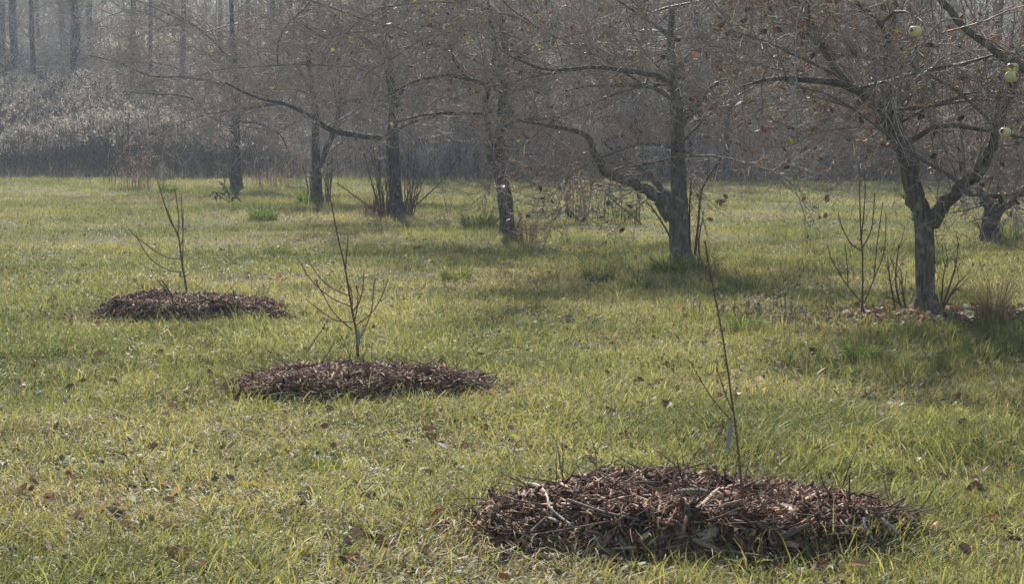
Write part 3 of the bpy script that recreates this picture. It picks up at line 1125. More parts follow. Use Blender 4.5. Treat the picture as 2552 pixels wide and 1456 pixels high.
PALE, GREY, DARK, TAN = (0.42, 0.37, 0.31), (0.20, 0.165, 0.13), (0.075, 0.045, 0.035), (0.27, 0.20, 0.125)
stick("stick", [(1310, 1205), (1343, 1212), (1363, 1237), (1368, 1262), (1393, 1287), (1427, 1312)], 3.4, PALE, "pale crooked stick curving down the left side of the near mulch heap")
stick("stick", [(1415, 1247), (1505, 1277), (1592, 1297)], 3.6, GREY, "straight grey brown stick lying across the middle left of the near mulch heap")
stick("stick", [(1407, 1340), (1409, 1290), (1412, 1245)], 2.2, GREY, "thin grey stick standing upright in the near mulch heap's left front", upright=True)
stick("stick", [(1318, 1336), (1430, 1317), (1520, 1300)], 1.8, TAN, "long straw coloured stick across the front left of the near heap")
stick("stick", [(1255, 1237), (1293, 1250), (1363, 1260)], 2.8, DARK, "dark bent stick at the upper left rim of the near mulch heap")
stick("wood_splinter", [(1688, 1226), (1775, 1229)], 3, (0.16, 0.14, 0.085), "flat greenish brown slab of wood near the top of the near heap", "wood chip", w=19)
stick("wood_splinter", [(1740, 1268), (1764, 1243), (1794, 1214)], 3, TAN, "tan torn splinter leaning upward beside the sapling in the near heap", "wood chip", w=9)
stick("wood_splinter", [(1727, 1344), (1800, 1379)], 3, (0.26, 0.20, 0.12), "long tan split of wood at the dark front foot of the near heap", "wood chip", w=16)
stick("stick", [(2153, 1292), (2156, 1314), (2176, 1347)], 3.6, (0.52, 0.47, 0.42), "short whitish bent stick on the right end of the near heap")
stick("wood_splinter", [(2196, 1292), (2218, 1310), (2242, 1334)], 3, (0.50, 0.45, 0.40), "whitish strip of bark along the near heap's right edge", "bark strip", w=9)
stick("wood_splinter", [(2245, 1352), (2284, 1379)], 3, (0.09, 0.05, 0.035), "dark brown bark chunk lying off the right tip of the near heap", "bark chunk", w=20)
stick("stick", [(1924, 1324), (1991, 1307), (2043, 1277)], 2.6, DARK, "dark curved stick right of the sapling on the near mulch heap")
stick("stick", [(2118, 1262), (2117, 1225), (2118, 1182)], 1.6, DARK, "thin dark twig standing up from the near heap's right rim", upright=True)
stick("stick", [(2160, 1287), (2215, 1265), (2258, 1242)], 1.4, DARK, "thin forked twig poking out over grass at the near heap's right", upright=True)
stick("stick", [(1579, 1200), (1680, 1177), (1759, 1155)], 2.2, DARK, "long dark stick rising from the back rim of the near heap", upright=True)
stick("stick", [(1190, 1277), (1235, 1280), (1282, 1277)], 2.2, DARK, "dark stick lying at the far left end of the near mulch heap")
stick("stick", [(2048, 1336), (2106, 1331), (2165, 1344)], 2.0, TAN, "thin tan stick arching over the near heap's right front")
stick("stick", [(1480, 1335), (1497, 1365), (1520, 1382)], 2.4, PALE, "small pale curled stick at the shaded left front of the near heap")
stick("stick", [(747, 901), (782, 852), (806, 817), (810, 806)], 0.8, DARK, "thin dark stick standing at the back left of the middle heap", upright=True)
stick("stick", [(439, 757), (423, 728), (403, 698)], 2.0, DARK, "dark stick leaning left out of the farthest heap", upright=True)
stick("stick", [(425, 748), (412, 722), (392, 697)], 1.5, DARK, "thinner of the two sticks leaning out of the farthest heap", upright=True)
stick("stick", [(640, 990), (720, 980), (790, 990)], 2.2, TAN, "tan stick along the front left foot of the middle heap")
stick("stick", [(1150, 955), (1190, 965), (1225, 985)], 3.0, DARK, "dark stick sloping down the right end of the middle heap")
stick("stick", [(2085, 1370), (2130, 1362), (2165, 1345)], 2.0, GREY, "grey stick lying at the right foot of the near heap")


# ---------------------------------------------------------------- saplings
def sapling(base, stem, branches, label, seed, col, budn=60, name="sapling"):
    p0 = hit(base[0], base[1], 0.0)
    Y = p0[1]
    root = empty(name, p0)
    tag(root, label, "sapling", "young planted saplings")
    rd = Rnd(seed)
    rows = [(*at(q[0], q[1], Y + (q[3] if len(q) > 3 else 0)), 0.64 * q[2] * Y / F) for q in stem]
    rows[0] = (p0[0], p0[1], p0[2] - 0.06, rows[0][3] * 1.15)
    sr = spline(rows, 6)
    b = Bag()
    bark_tube(b, sr, 8, 0.06, seed, False, col)
    spt = [tuple(r[:3]) for r in sr]
    for _ in range(budn):
        p, tan = sample(spt, rd.uniform(0.12, 1))
        P, Q = shoot(rd, p, side_dir(rd, tan, 0.7, 0.1), rd.uniform(0.008, 0.022), 0.0022, 0.001, 2, 0, 0.1)
        b.line(P, Q, col)
    part("stem", b, M_twig, root, 4)
    for br in branches:
        bb = Bag()
        dd = rd.uniform(-0.12, 0.12)
        rows = []
        for i, q in enumerate(br):
            f = i / max(1, len(br) - 1)
            rows.append((*at(q[0], q[1], Y + dd * f), (1.8 - 0.7 * f) * Y / F))
        s2 = spline(rows, 5)
        q2 = [tuple(r[:3]) for r in s2]
        bb.line(q2, [max(r[3], 0.0014) for r in s2], col)
        for _ in range(int(budn * 0.35)):
            p, tan = sample(q2, rd.uniform(0.1, 1))
            P, Q = shoot(rd, p, side_dir(rd, tan, 0.7, 0.1), rd.uniform(0.006, 0.018), 0.002, 0.001, 2, 0, 0.1)
            bb.line(P, Q, col)
        part("branch", bb, M_twig, root, 5)
    return root, Y


SAPC = (0.19, 0.105, 0.065)
s1, ys1 = sapling((1856, 1277), [(1856, 1277, 5.2), (1846, 1190, 4.8), (1836, 1090, 4.4), (1824, 1000, 3.9), (1806, 870, 3.3), (1785, 755, 3.3), (1768, 672, 3.0), (1757, 600, 2.5)],
    [[(1827, 1054), (1782, 1003), (1746, 948), (1717, 898)], [(1826, 1026), (1805, 975), (1785, 918)]],
    "tall leaning sapling whip with one thin side branch on the near heap", 31, (0.20, 0.12, 0.068))
s2, ys2 = sapling((893, 903), [(893, 903, 5.4), (889, 838, 4.8), (879, 782, 4.3), (869, 722, 3.8), (858, 659, 3.2), (844, 600, 2.7), (836, 560, 2.3), (822, 488, 1.7)],
    [[(879, 803), (837, 799), (813, 785), (785, 764), (762, 747)], [(874, 764), (834, 747), (799, 722), (767, 687), (751, 657)],
     [(871, 738), (834, 722), (806, 701), (781, 670), (766, 644)], [(879, 824), (834, 782), (806, 736), (785, 698)],
     [(886, 813), (928, 778), (953, 736), (966, 698)], [(881, 775), (897, 750), (904, 719), (907, 673)],
     [(888, 848), (897, 845), (925, 778), (932, 712), (937, 695)], [(884, 800), (890, 770), (892, 740), (888, 710)], [(866, 705), (875, 725), (879, 760)],
     [(862, 670), (864, 630), (868, 590)]],
    "many branched sapling with upturned side branches on the middle mulch heap", 32, SAPC)
s3, ys3 = sapling((467, 731), [(467, 733, 4.6), (462, 705, 4.3), (454, 659, 3.6), (447, 603, 3.2), (441, 580, 3), (426, 554, 2.5), (413, 518, 2.2), (401, 479, 1.9), (393, 449, 1.5)],
    [[(442, 583), (432, 562), (423, 538), (413, 515)], [(451, 610), (456, 590), (454, 544), (452, 485)], [(444, 583), (446, 544), (441, 505), (436, 472)],
     [(455, 660), (456, 620), (456, 580), (457, 520)], [(451, 644), (419, 642), (387, 626), (360, 606), (339, 590), (316, 564)],
     [(454, 677), (426, 675), (393, 659), (367, 636), (347, 603), (340, 588)]],
    "forked sapling with two long branches sweeping left on the farthest heap", 33, SAPC)


def plant_tag(p, w, h, lean, label):
    """A curled strip label hanging from a stem by a loop."""
    b = Bag()
    V = []
    for i in range(6):
        t = i / 5
        cx = p[0] + lean * t * h
        c = 0.2 * w * math.sin(3 * t)
        ww = w * (0.35 if i == 0 else 1.0) * 0.5
        V += [(cx - ww, p[1] - 0.012 + c, p[2] - t * h), (cx + ww, p[1] - 0.018 - c, p[2] - t * h)]
    f = [(2 * i, 2 * i + 1, 2 * i + 3, 2 * i + 2) for i in range(5)]
    V2 = [(x, y + 0.0012, z) for x, y, z in V]
    f2 = [(a + 12, d + 12, c + 12, b_ + 12) for a, b_, c, d in f]
    b.add(V + V2, [f + f2], (0.33, 0.33, 0.36))
    me = local(b.mesh("plant_tag", M_tag, 3, True), p)
    o = link("plant_tag", me, None, p)
    tag(o, label, "plant tag")
    lb = Bag()
    lb.line([(p[0], p[1] - 0.012, p[2] - 0.004), (p[0] + 0.008, p[1] - 0.008, p[2] + 0.018), (p[0] + 0.014, p[1] + 0.002, p[2] + 0.03)], [0.0014] * 3, (0.5, 0.5, 0.5))
    part("tie", lb, M_tag, o, 4)


plant_tag(at(1822, 1051, ys1), 0.015, 0.105, -0.14, "narrow white tag hanging from the near heap's tall sapling")
plant_tag(at(893, 822, ys2), 0.027, 0.098, 0.0, "wide white tag on the many branched sapling of the middle heap")
plant_tag(at(450, 679, ys3), 0.030, 0.045, 0.0, "small greyish tag on the forked sapling of the farthest heap")

# many stemmed young tree growing from a cut stump beside the nearest apple tree
s4, ys4 = sapling((2155, 794), [(2155, 794, 8), (2150, 775, 8), (2149, 759, 5), (2150, 697, 3.4), (2149, 627, 3.2), (2145, 574, 3), (2143, 504, 2.4), (2141, 400, 1.5)],
    [[(2148, 620), (2169, 581), (2176, 539), (2180, 480)], [(2148, 625), (2120, 606), (2099, 567), (2089, 532)], [(2153, 758), (2169, 718), (2183, 683), (2200, 641), (2207, 592), (2208, 530)],
     [(2146, 752), (2113, 714), (2085, 669), (2071, 641), (2062, 610)], [(2178, 695), (2186, 609), (2200, 504)], [(2147, 590), (2152, 540), (2156, 480), (2154, 420)],
     [(2113, 714), (2112, 670), (2106, 610)]],
    "multi stemmed young tree sprouting from a cut stump left of the nearest apple trunk", 34, (0.13, 0.095, 0.075), 70)


# ---------------------------------------------------------------- apples
def apple(px, py, Y, rpx, label, roll):
    p = Vector(at(px, py, Y))
    r = rpx * Y / F
    b = Bag()
    nu, nv = 20, 12
    V, C = [], []
    for i in range(nv + 1):
        th = math.pi * i / nv
        for j in range(nu):
            ph = 2 * math.pi * j / nu
            rad = r * math.sin(th) * (1 + 0.05 * math.cos(th)) * (1 + 0.03 * math.cos(5 * ph) * (1 if th > 1.6 else 0.2))
            z = r * (0.92 * math.cos(th) - 0.30 * math.exp(-(th / 0.35) ** 2) + 0.20 * math.exp(-((math.pi - th) / 0.3) ** 2))
            V.append((rad * math.cos(ph), rad * math.sin(ph), z))
    V = np.array(V)
    ii = np.arange((nv + 1) * nu).reshape(nv + 1, nu)
    q = np.stack([ii[:-1], ii[1:], np.roll(ii, -1, 1)[1:], np.roll(ii, -1, 1)[:-1]], -1).reshape(-1, 4)
    spot = np.array([math.cos(roll), -0.8, 0.2]) * r
    dsp = np.linalg.norm(V - spot, axis=1) / r
    base = np.array([0.76, 0.68, 0.34])
    col = np.where((dsp < 0.42)[:, None], np.array([0.10, 0.06, 0.03]), base * (1 + 0.12 * np.cos(V[:, :1] / r * 2)) * (0.82 + 0.36 * noise(V[:, 0] / r * 2 + roll * 9, V[:, 2] / r * 2 + 7, 1.4, 2)[:, None]))
    b.V.append(V + np.array(p))
    b.Fs.append(q)
    b.C.append(col)
    b.n = len(V)
    me = local(b.mesh("apple", M_apple), p)
    o = link("apple", me, None, p)
    tag(o, label, "apple", "apples left hanging in the nearest tree")
    sb = Bag()
    sb.line([(p.x, p.y, p.z + r * 0.6), (p.x + 0.003, p.y, p.z + r * 1.15), (p.x + 0.01, p.y, p.z + r * 1.7)], [0.0022] * 3, (0.08, 0.05, 0.035))
    part("stem", sb, M_twig, o, 5)
    tb = Bag()                                          # the spur twig it was left hanging on
    rdm = Rnd(int(roll * 100))
    P, Q = shoot(rdm, (p.x - 0.16, p.y + 0.02, p.z + r * 1.3), (1, 0.05, 0.22), 0.42, 0.0045, 0.0022, 7, -0.01, 0.14)
    tb.line(P, Q, TW[2])
    for k in range(6):
        q, tn = sample(P, rdm.random())
        A, B = shoot(rdm, q, side_dir(rdm, tn, 0.9, 0.2), rdm.uniform(0.04, 0.16), 0.0026, 0.0018, 3, 0, 0.25)
        tb.line(A, B, TW[2])
    part("twig", tb, M_twig, o, 5)
    return o


apple(2281, 77, 15.0, 16.5, "pale yellow apple hanging alone near the top of the photo", 2.6)
apple(2521, 190, 15.0, 17.0, "lower apple of the touching pair at the right edge, with a dark spot", 0.6)
apple(2523, 168, 15.1, 15.0, "upper apple of the touching pair at the right edge, mostly hidden", 2.0)
apple(2505, 329, 15.2, 15.0, "small yellow apple hanging by the right limb, below the pair", 2.4)


# ---------------------------------------------------------------- fallen leaves
def leaf_mesh(seed, size, col):
    rd = Rnd(seed)
    V = []
    n = 6
    curl = rd.uniform(-0.5, 0.7)
    cup = rd.uniform(0.2, 0.9)
    for i in range(n + 1):
        t = i / n
        w = 0.34 * math.sin(math.pi * (t ** 0.85)) ** 0.8 * (1 + rd.uniform(-0.15, 0.15)) + 0.012
        for u in (-1, -0.5, 0, 0.5, 1):
            V.append((size * u * w, size * (t - 0.5), size * (cup * w * u * u + curl * (t - 0.5) ** 2 + 0.02 * rd.uniform(-1, 1))))
    f = []
    for i in range(n):
        for j in range(4):
            a = i * 5 + j
            f.append((a, a + 1, a + 6, a + 5))
    for k in range(2):                                  # stalk
        V.append((0, -size * (0.5 + 0.14 * (k + 1)), size * (curl * 0.25 + 0.03 * k)))
    s0 = (n + 1) * 5
    V.append((0.004, -size * 0.5, size * curl * 0.25))
    f2 = [(2, s0, s0 + 2), (s0, s0 + 1, s0 + 2)]
    cols = np.array(col) * np.random.default_rng(seed).uniform(0.8, 1.2, (len(V), 1))
    return np_mesh("fallen_leaf", V, [f, f2], M_leaf, cols, True)


LM = {'brown': [leaf_mesh(40 + i, 1.0, c) for i, c in enumerate([(0.115, 0.08, 0.058), (0.095, 0.07, 0.052), (0.15, 0.105, 0.075), (0.075, 0.055, 0.043)])],
      'red': [leaf_mesh(60 + i, 1.0, c) for i, c in enumerate([(0.19, 0.075, 0.04), (0.16, 0.07, 0.045)])],
      'tan': [leaf_mesh(70 + i, 1.0, c) for i, c in enumerate([(0.36, 0.22, 0.10), (0.40, 0.29, 0.15), (0.30, 0.22, 0.16)])],
      'grey': [leaf_mesh(80 + i, 1.0, c) for i, c in enumerate([(0.20, 0.165, 0.15), (0.15, 0.125, 0.12)])],
      'yellow': [leaf_mesh(90 + i, 1.0, c) for i, c in enumerate([(0.46, 0.42, 0.09), (0.42, 0.42, 0.14)])]}
lrd = random.Random(78)
LEAF_N = 0


def fallen_leaf(x, y, kind, size, label, group=None, tilt=None, lift=0.035):
    me = lrd.choice(LM[kind])
    o = link("fallen_leaf", me, None, (x, y, float(H(x, y)) + lift))
    o.scale = (size, size, size)
    tl = 0.5 if tilt is None else tilt
    o.rotation_euler = (lrd.uniform(-tl, tl), lrd.uniform(-tl, tl), lrd.uniform(0, 6.28))
    tag(o, label, "leaf", group)
    return o


SPOT = [(2405, 1385, 'brown', .075, "brown curled leaf by the lower right corner, largest there", 1.0), (2140, 1424, 'tan', .085, "tan orange leaf lying in front of the near heap's right half", .3),
        (1905, 1413, 'yellow', .06, "pale yellow leaf in front of the near heap", .4), (868, 1362, 'grey', .065, "grey leaf standing on edge in the lawn left of the near heap", 1.2),
        (720, 1142, 'red', .07, "rusty red leaf upright in the grass below the middle heap", 1.2), (175, 1197, 'red', .055, "small red leaf on the lawn near the left edge", .6),
        (440, 1240, 'tan', .06, "pale tan leaf caught in grass at lower left", .9), (300, 1280, 'tan', .06, "orange tan leaf lying flat at lower left", .4),
        (410, 1340, 'grey', .06, "dark grey leaf standing up near the lower left corner", 1.3), (533, 1200, 'grey', .075, "broad grey brown leaf in the left lawn below the middle heap", .9),
        (565, 975, 'brown', .075, "brown leaf leaning upright off the left tip of the middle heap", 1.3), (1158, 1128, 'brown', .06, "dark leaf upright between the middle and near heaps", 1.2),
        (2050, 935, 'brown', .11, "big dark brown leaf on the lawn below the nearest apple tree", .5), (1835, 990, 'tan', .06, "light orange leaf behind the near heap's sapling", .5),
        (1800, 1075, 'brown', .075, "reddish brown leaf beside the tall sapling's white tag", 1.0), (2040, 1130, 'brown', .06, "dark leaf upright behind the near heap's right half", 1.1),
        (132, 757, 'brown', .13, "dark brown leaf standing off the left end of the farthest heap", 1.2), (1590, 960, 'brown', .08, "brown leaf patch in the middle of the lawn", .5),
        (1105, 912, 'brown', .10, "brown leaf propped behind the right half of the middle heap", 1.2), (2530, 1360, 'brown', .055, "dark curled leaf at the right edge low down", 1.0),
        (1660, 1018, 'brown', .09, "wide dark leaf lying beyond the near heap", .5), (1100, 1120, 'brown', .085, "flat dark leaf right of the bare lawn's centre", .4),
        (905, 1430, 'tan', .05, "tan leaf at the bottom edge left of centre", .5), (1090, 1295, 'red', .065, "red brown leaf just off the near heap's left tip", .6),
        (1040, 625, 'brown', .13, "dark leaf in shade below the straight apple trunk", .5), (430, 1020, 'brown', .08, "brown curled leaf in lawn left of the middle heap", .6),
        (1420, 800, 'grey', .1, "grey leaf on the lawn before the pruned apple tree", .8), (2110, 1215, 'tan', .06, "pale leaf tucked behind the near heap's right rim", .5)]
for (px, py, kd, sz, lab, tl) in SPOT:
    p = hit(px, py, 0.03)
    fallen_leaf(p[0], p[1], kd, sz, lab, "fallen leaves on the lawn", tl, 0.05)
BULK = {'brown': "curled dark brown leaf lying loose among the lawn grass", 'red': "small rusty red leaf lying loose among the lawn grass",
        'tan': "dry tan leaf lying loose among the lawn grass", 'grey': "greyish dead leaf lying loose among the lawn grass", 'yellow': "small yellow leaf lying loose among the lawn grass"}
for _ in range(190):
    py = 560 + 890 * lrd.random() ** 0.75
    px = lrd.uniform(20, 2530)
    kd = lrd.choices(['brown', 'red', 'tan', 'grey', 'yellow'], [0.66, 0.02, 0.12, 0.14, 0.06])[0]
    p = hit(px, py, 0.0)
    if any(float(mound_rho(m, p[0], p[1])) < 1.05 for m in MOUNDS):
        continue
    fallen_leaf(p[0], p[1], kd, lrd.uniform(0.045, 0.095), BULK[kd], "fallen leaves on the lawn", 0.8)

# small leaf crumbs and thatch, beyond counting
lit = Bag()
rd = Rnd(55)
for k in range(6800):
    if k < 2600:                                       # brown drift round the nearest trunk
        x = 3.35 + rd.gauss(0, 0.75)
        y = 17.65 + rd.gauss(0, 0.42)
    else:
        y = 7 + 34 * rd.random() ** 1.1
        x = rd.uniform(-1, 1) * (0.235 * y + 0.6)
    if any(float(mound_rho(m, x, y)) < 1.0 for m in MOUNDS):
        continue
    c = rd.choice(LEAFC + [(0.30, 0.24, 0.17), (0.45, 0.42, 0.36)])
    p = (x, y, float(terrain(x, y)) + rd.uniform(0.01, 0.06))
    leaf_faces(rd, p, rd.uniform(0.02, 0.055) if k >= 2600 else rd.uniform(0.04, 0.10), tuple(v * rd.uniform(.7, 1.3) for v in c), lit)
tag(link("leaf_litter", lit.mesh("leaf_litter", M_leaf, 3, False)), "crumbled dead leaves strewn through the lawn and round the nearest trunk", "leaf litter", kind="stuff")


# ---------------------------------------------------------------- taller grass tufts and weeds
def tuft_mesh(seed, n, hgt, rad, cols, wid=0.006, name="grass_tuft"):
    r = np.random.default_rng(seed)
    a = r.uniform(0, 2 * np.pi, n)
    q = np.sqrt(r.random(n)) * rad
    x0, y0 = np.cos(a) * q, np.sin(a) * q
    h = hgt * r.uniform(0.45, 1.15, n)
    lean = r.uniform(0.25, 1.5, n)
    az = a + r.normal(0, 0.6, n)
    seg = 4
    V = np.zeros((n, 2 * seg + 1, 3))
    tw = r.random(n) * np.pi
    for k in range(seg + 1):
        t = k / seg
        o_ = h * np.sin(lean * t) * t
        up = h * t * np.cos(lean * t * 0.85)
        cx, cyy = x0 + np.cos(az) * o_, y0 + np.sin(az) * o_
        ww = wid * r.uniform(0.7, 1.2, n) * (1 - 0.6 * t) * 0.5
        if k < seg:
            V[:, 2 * k] = np.stack([cx - np.cos(tw) * ww, cyy - np.sin(tw) * ww, up], -1)
            V[:, 2 * k + 1] = np.stack([cx + np.cos(tw) * ww, cyy + np.sin(tw) * ww, up], -1)
        else:
            V[:, 2 * k] = np.stack([cx, cyy, up], -1)
    nv = 2 * seg + 1
    b = np.arange(n)[:, None] * nv
    fs = [b + np.array([[2 * k, 2 * k + 1, 2 * k + 3, 2 * k + 2]]) for k in range(seg - 1)] + [b + np.array([[2 * seg - 2, 2 * seg - 1, 2 * seg]])]
    cols = np.array(cols)
    c = cols[r.integers(0, len(cols), n)] * r.uniform(0.75, 1.25, (n, 1))
    return np_mesh(name, V.reshape(-1, 3), fs, M_grass, np.repeat(c, nv, axis=0))


gcol = [(0.07, 0.13, 0.025), (0.10, 0.155, 0.03), (0.15, 0.18, 0.04)]
TUFTS = [tuft_mesh(100 + i, 240, 0.30, 0.16, gcol + ([(0.3, 0.26, 0.15)] if i == 2 else []), 0.009) for i in range(3)]
trd = random.Random(3)
for (px, py, sc, lab) in [(1192, 570, 1.45, "arching bright green grass tuft left of the leaning trunk's foot"), (657, 548, 1.3, "dark green grass tuft alone on the lawn left of the shoots"),
        (1135, 700, .9, "dark grass tuft in the shade left of the pruned apple tree"), (1742, 682, 1.1, "grass tuft hugging the right foot of the pruned apple tree"),
        (1668, 685, 1.0, "grass tuft hugging the left foot of the pruned apple tree"), (770, 508, 1.4, "tufted grass clump at the foot of the narrow Y apple tree"),
        (1560, 548, 1.2, "grass tuft by the dry weeds behind the pruned apple tree"), (1490, 700, .9, "grass tuft in the shaded strip before the pruned tree"),
        (1590, 720, .8, "short tuft below the pruned tree's shaded strip"), (2440, 905, .7, "grass tuft in front of the nearest tree's right side"),
        (2150, 900, .75, "grass tuft in front of the multi stemmed young tree"), (2510, 600, 1.2, "grass tuft beside the stout far right apple tree"),
        (1850, 830, .8, "tuft at the front edge of the nearest tree's shade"), (800, 1190, .55, "long bladed tuft on the lawn below the middle heap"), (690, 640, .9, "faded tuft beyond the middle heap's sapling tip"),
        (2330, 660, .8, "tuft behind the nearest apple trunk"), (420, 480, 1.2, "green tuft at the far field edge near dry weeds")]:
    p = hit(px, py, 0.0)
    o = link("grass_tuft", TUFTS[trd.randrange(3)], None, (p[0], p[1], float(terrain(p[0], p[1])) - 0.01))
    o.scale = (sc, sc, sc * 0.9)
    o.rotation_euler = (0, 0, trd.uniform(0, 6.28))
    tag(o, lab, "grass tuft", "taller grass tufts in the lawn")


def fluff(rd, bag, p, rad, n, col, s0, s1, flat=0.8):
    for _ in range(n):
        v = rd.vec() * rad * rd.random() ** 0.4
        c = Vector(p) + Vector((v.x * flat, v.y * flat, v.z))
        a = rd.vec() * rd.uniform(s0, s1)
        b = rd.vec() * rd.uniform(s0, s1) * 0.6
        f = rd.uniform(0.7, 1.3)
        bag.add([tuple(c - a), tuple(c + b), tuple(c + a), tuple(c - b)], [[(0, 1, 2, 3)]], tuple(x * f for x in col))


def weed_clump(px, py, height, width, nst, label, seed, col=(0.42, 0.33, 0.25), stemc=(0.20, 0.15, 0.11), fl=26, name="dry_weed", frac=0.45):
    p0 = hit(px, py, 0.0)
    root = empty(name, (p0[0], p0[1], float(terrain(p0[0], p0[1]))))
    tag(root, label, "dry weeds")
    rd = Rnd(seed)
    st, hd = Bag(), Bag()
    for _ in range(nst):
        x = p0[0] + rd.gauss(0, width * 0.28)
        y = p0[1] + rd.gauss(0, width * 0.28)
        h = height * rd.uniform(0.55, 1.0)
        P, Rr = shoot(rd, (x, y, float(terrain(x, y)) - 0.01), (rd.uniform(-.16, .16), rd.uniform(-.16, .16), 1), h, 0.006, 0.004, 6, 0.02, 0.07)
        st.line(P, Rr, stemc)
        for k in range(6):
            t = 1 - frac * rd.random()
            q, tan = sample(P, t)
            fluff(rd, hd, q + rd.vec() * 0.05, 0.075, fl // 4, col, 0.008, 0.024)
    part("stems", st, M_weed, root, 3)["kind"] = "stuff"
    part("seed_heads", hd, M_weed, root, 3, False)["kind"] = "stuff"
    return root


weed_clump(342, 470, 1.25, 1.0, 46, "pinkish tan clump of dry weeds at the field edge left of the farthest apple tree", 201, (0.40, 0.29, 0.22), frac=0.9)
weed_clump(411, 455, .55, .22, 7, "small pale dry weed right of the pinkish clump at the field edge", 202, (0.48, 0.42, 0.33))
weed_clump(1442, 545, 1.05, .55, 26, "tall fluffy golden dry weeds left of the pruned apple tree", 203, (0.50, 0.38, 0.24), frac=.6)
weed_clump(1118, 540, .62, .12, 2, "single pale curled dry weed stalk left of the leaning trunk", 204, (0.50, 0.45, 0.33), frac=.6)
weed_clump(660, 470, .5, 1.1, 30, "low rusty dry weeds right of the farthest apple trunk", 205, (0.30, 0.20, 0.14), frac=.8)
weed_clump(1540, 560, .5, 1.0, 26, "sparse brown weed stems beside the golden dry weeds", 206, (0.22, 0.16, 0.11), frac=.5, fl=8)
weed_clump(1305, 600, .30, .5, 22, "low brown weeds at the right foot of the leaning apple trunk", 207, (0.25, 0.17, 0.12), frac=.8)
weed_clump(1900, 800, .20, .9, 50, "grey brown weed patch in the shade left of the stump sprouts", 208, (0.30, 0.25, 0.18), (0.26, 0.21, 0.16), fl=10, frac=.7)
weed_clump(930, 540, .35, .35, 20, "rusty dead leaves bunched at the left foot of the straight trunk", 209, (0.20, 0.11, 0.08), frac=.9)

# reddish dry bunch grass at the right
p0 = hit(2475, 815, 0.0)
bg_me = tuft_mesh(120, 320, 0.62, 0.14, [(0.19, 0.145, 0.105), (0.26, 0.20, 0.14), (0.14, 0.10, 0.075)], 0.004, "dry_grass_clump")
o = link("dry_grass_clump", bg_me, None, (p0[0], p0[1], float(terrain(p0[0], p0[1]))))
o.scale = (.75, .75, 1)
tag(o, "reddish dry bunch of fine grass right of the nearest apple trunk", "dry grass")


def teasel(px, py, hx, hy, label, seed):
    p0 = hit(px, py, 0)
    root = empty("teasel_stalk", (p0[0], p0[1], float(terrain(p0[0], p0[1]))))
    tag(root, label, "dry weed", "dark headed weed stalks at the field edge")
    top = at(hx, hy, p0[1])
    b = Bag()
    b.line([(p0[0], p0[1], -0.02 + root.location.z), ((p0[0] + top[0]) / 2 + .02, p0[1], (root.location.z + top[2]) / 2), top], [.012, .010, .009], (0.20, 0.16, 0.12))
    part("stem", b, M_weed, root, 5)
    h = Bag()
    rd = Rnd(seed)
    bark_tube(h, spline([(top[0], top[1], top[2] - .02, .012), (top[0], top[1], top[2] + .01, .034), (top[0], top[1], top[2] + .06, .03), (top[0], top[1], top[2] + .09, .006)], 4), 10, .3, seed, False, (0.075, 0.06, 0.05))
    fluff(rd, h, (top[0], top[1], top[2] + .03), .07, 30, (0.3, 0.25, 0.2), .004, .03)
    part("head", h, M_weed, root, 5, False)


for i, (px, py, hx, hy, lab) in enumerate([(148, 456, 135, 423, "dark headed stalk leaning left, tallest at the left field edge"), (224, 455, 222, 439, "short dark headed stalk at the field edge, nearest the left one"),
        (257, 455, 256, 430, "dark headed stalk between the short one and the cluster"), (272, 456, 271, 437, "lowest dark headed stalk of the cluster beside the pinkish weeds"),
        (278, 455, 277, 423, "highest dark headed stalk of the cluster beside the pinkish weeds"), (287, 456, 284, 429, "dark headed stalk touching the pinkish weed clump")]):
    teasel(px, py, hx, hy, lab, 300 + i)

# dark leafy plant by the farthest apple tree
p0 = hit(572, 508, 0)
root = empty("leafy_plant", (p0[0], p0[1], float(terrain(p0[0], p0[1]))))
tag(root, "dark leafy plant with drooping paired leaflets below the farthest apple tree", "plant")
rd = Rnd(410)
sb, lb = Bag(), Bag()
for (hx, hy) in [(545, 452), (528, 478), (560, 470), (596, 475), (585, 490), (535, 490), (602, 500)]:
    top = at(hx, hy, p0[1] + rd.uniform(-.15, .15))
    mid = ((p0[0] + top[0]) / 2 + rd.uniform(-.06, .06), (p0[1] + top[1]) / 2, (root.location.z + top[2]) / 2 + .08)
    P = [tuple(q[:3]) for q in spline([(*p0, ), mid, top], 5)]
    sb.line(P, [.009] * len(P), (0.10, 0.07, 0.05))
    for k in range(6):
        q, tan = sample(P, 0.45 + 0.55 * k / 6)
        leaf_faces(rd, q, rd.uniform(.06, .11), (0.06, 0.075, 0.045), lb)
part("stems", sb, M_weed, root, 4)
part("leaves", lb, M_leaf, root, 3, False)

# thin bare shoots standing alone
for (pts, lab, sd_) in [([(668, 470), (668, 430), (667, 395)], "single thin bare shoot between the two farthest apple trees", 1), ([(1700, 470), (1698, 430), (1704, 380)], None, 2)]:
    if lab is None:
        continue
    p0 = hit(*pts[0], 0)
    P = [(p0[0], p0[1], p0[2] - .02)] + [at(q[0], q[1], p0[1]) for q in pts[1:]]
    b = Bag()
    b.line(P, [.012, .010, .007], (0.12, 0.09, 0.075))
    me = local(b.mesh("bare_shoot", M_twig, 5), p0)
    tag(link("bare_shoot", me, None, p0), lab, "shoot")

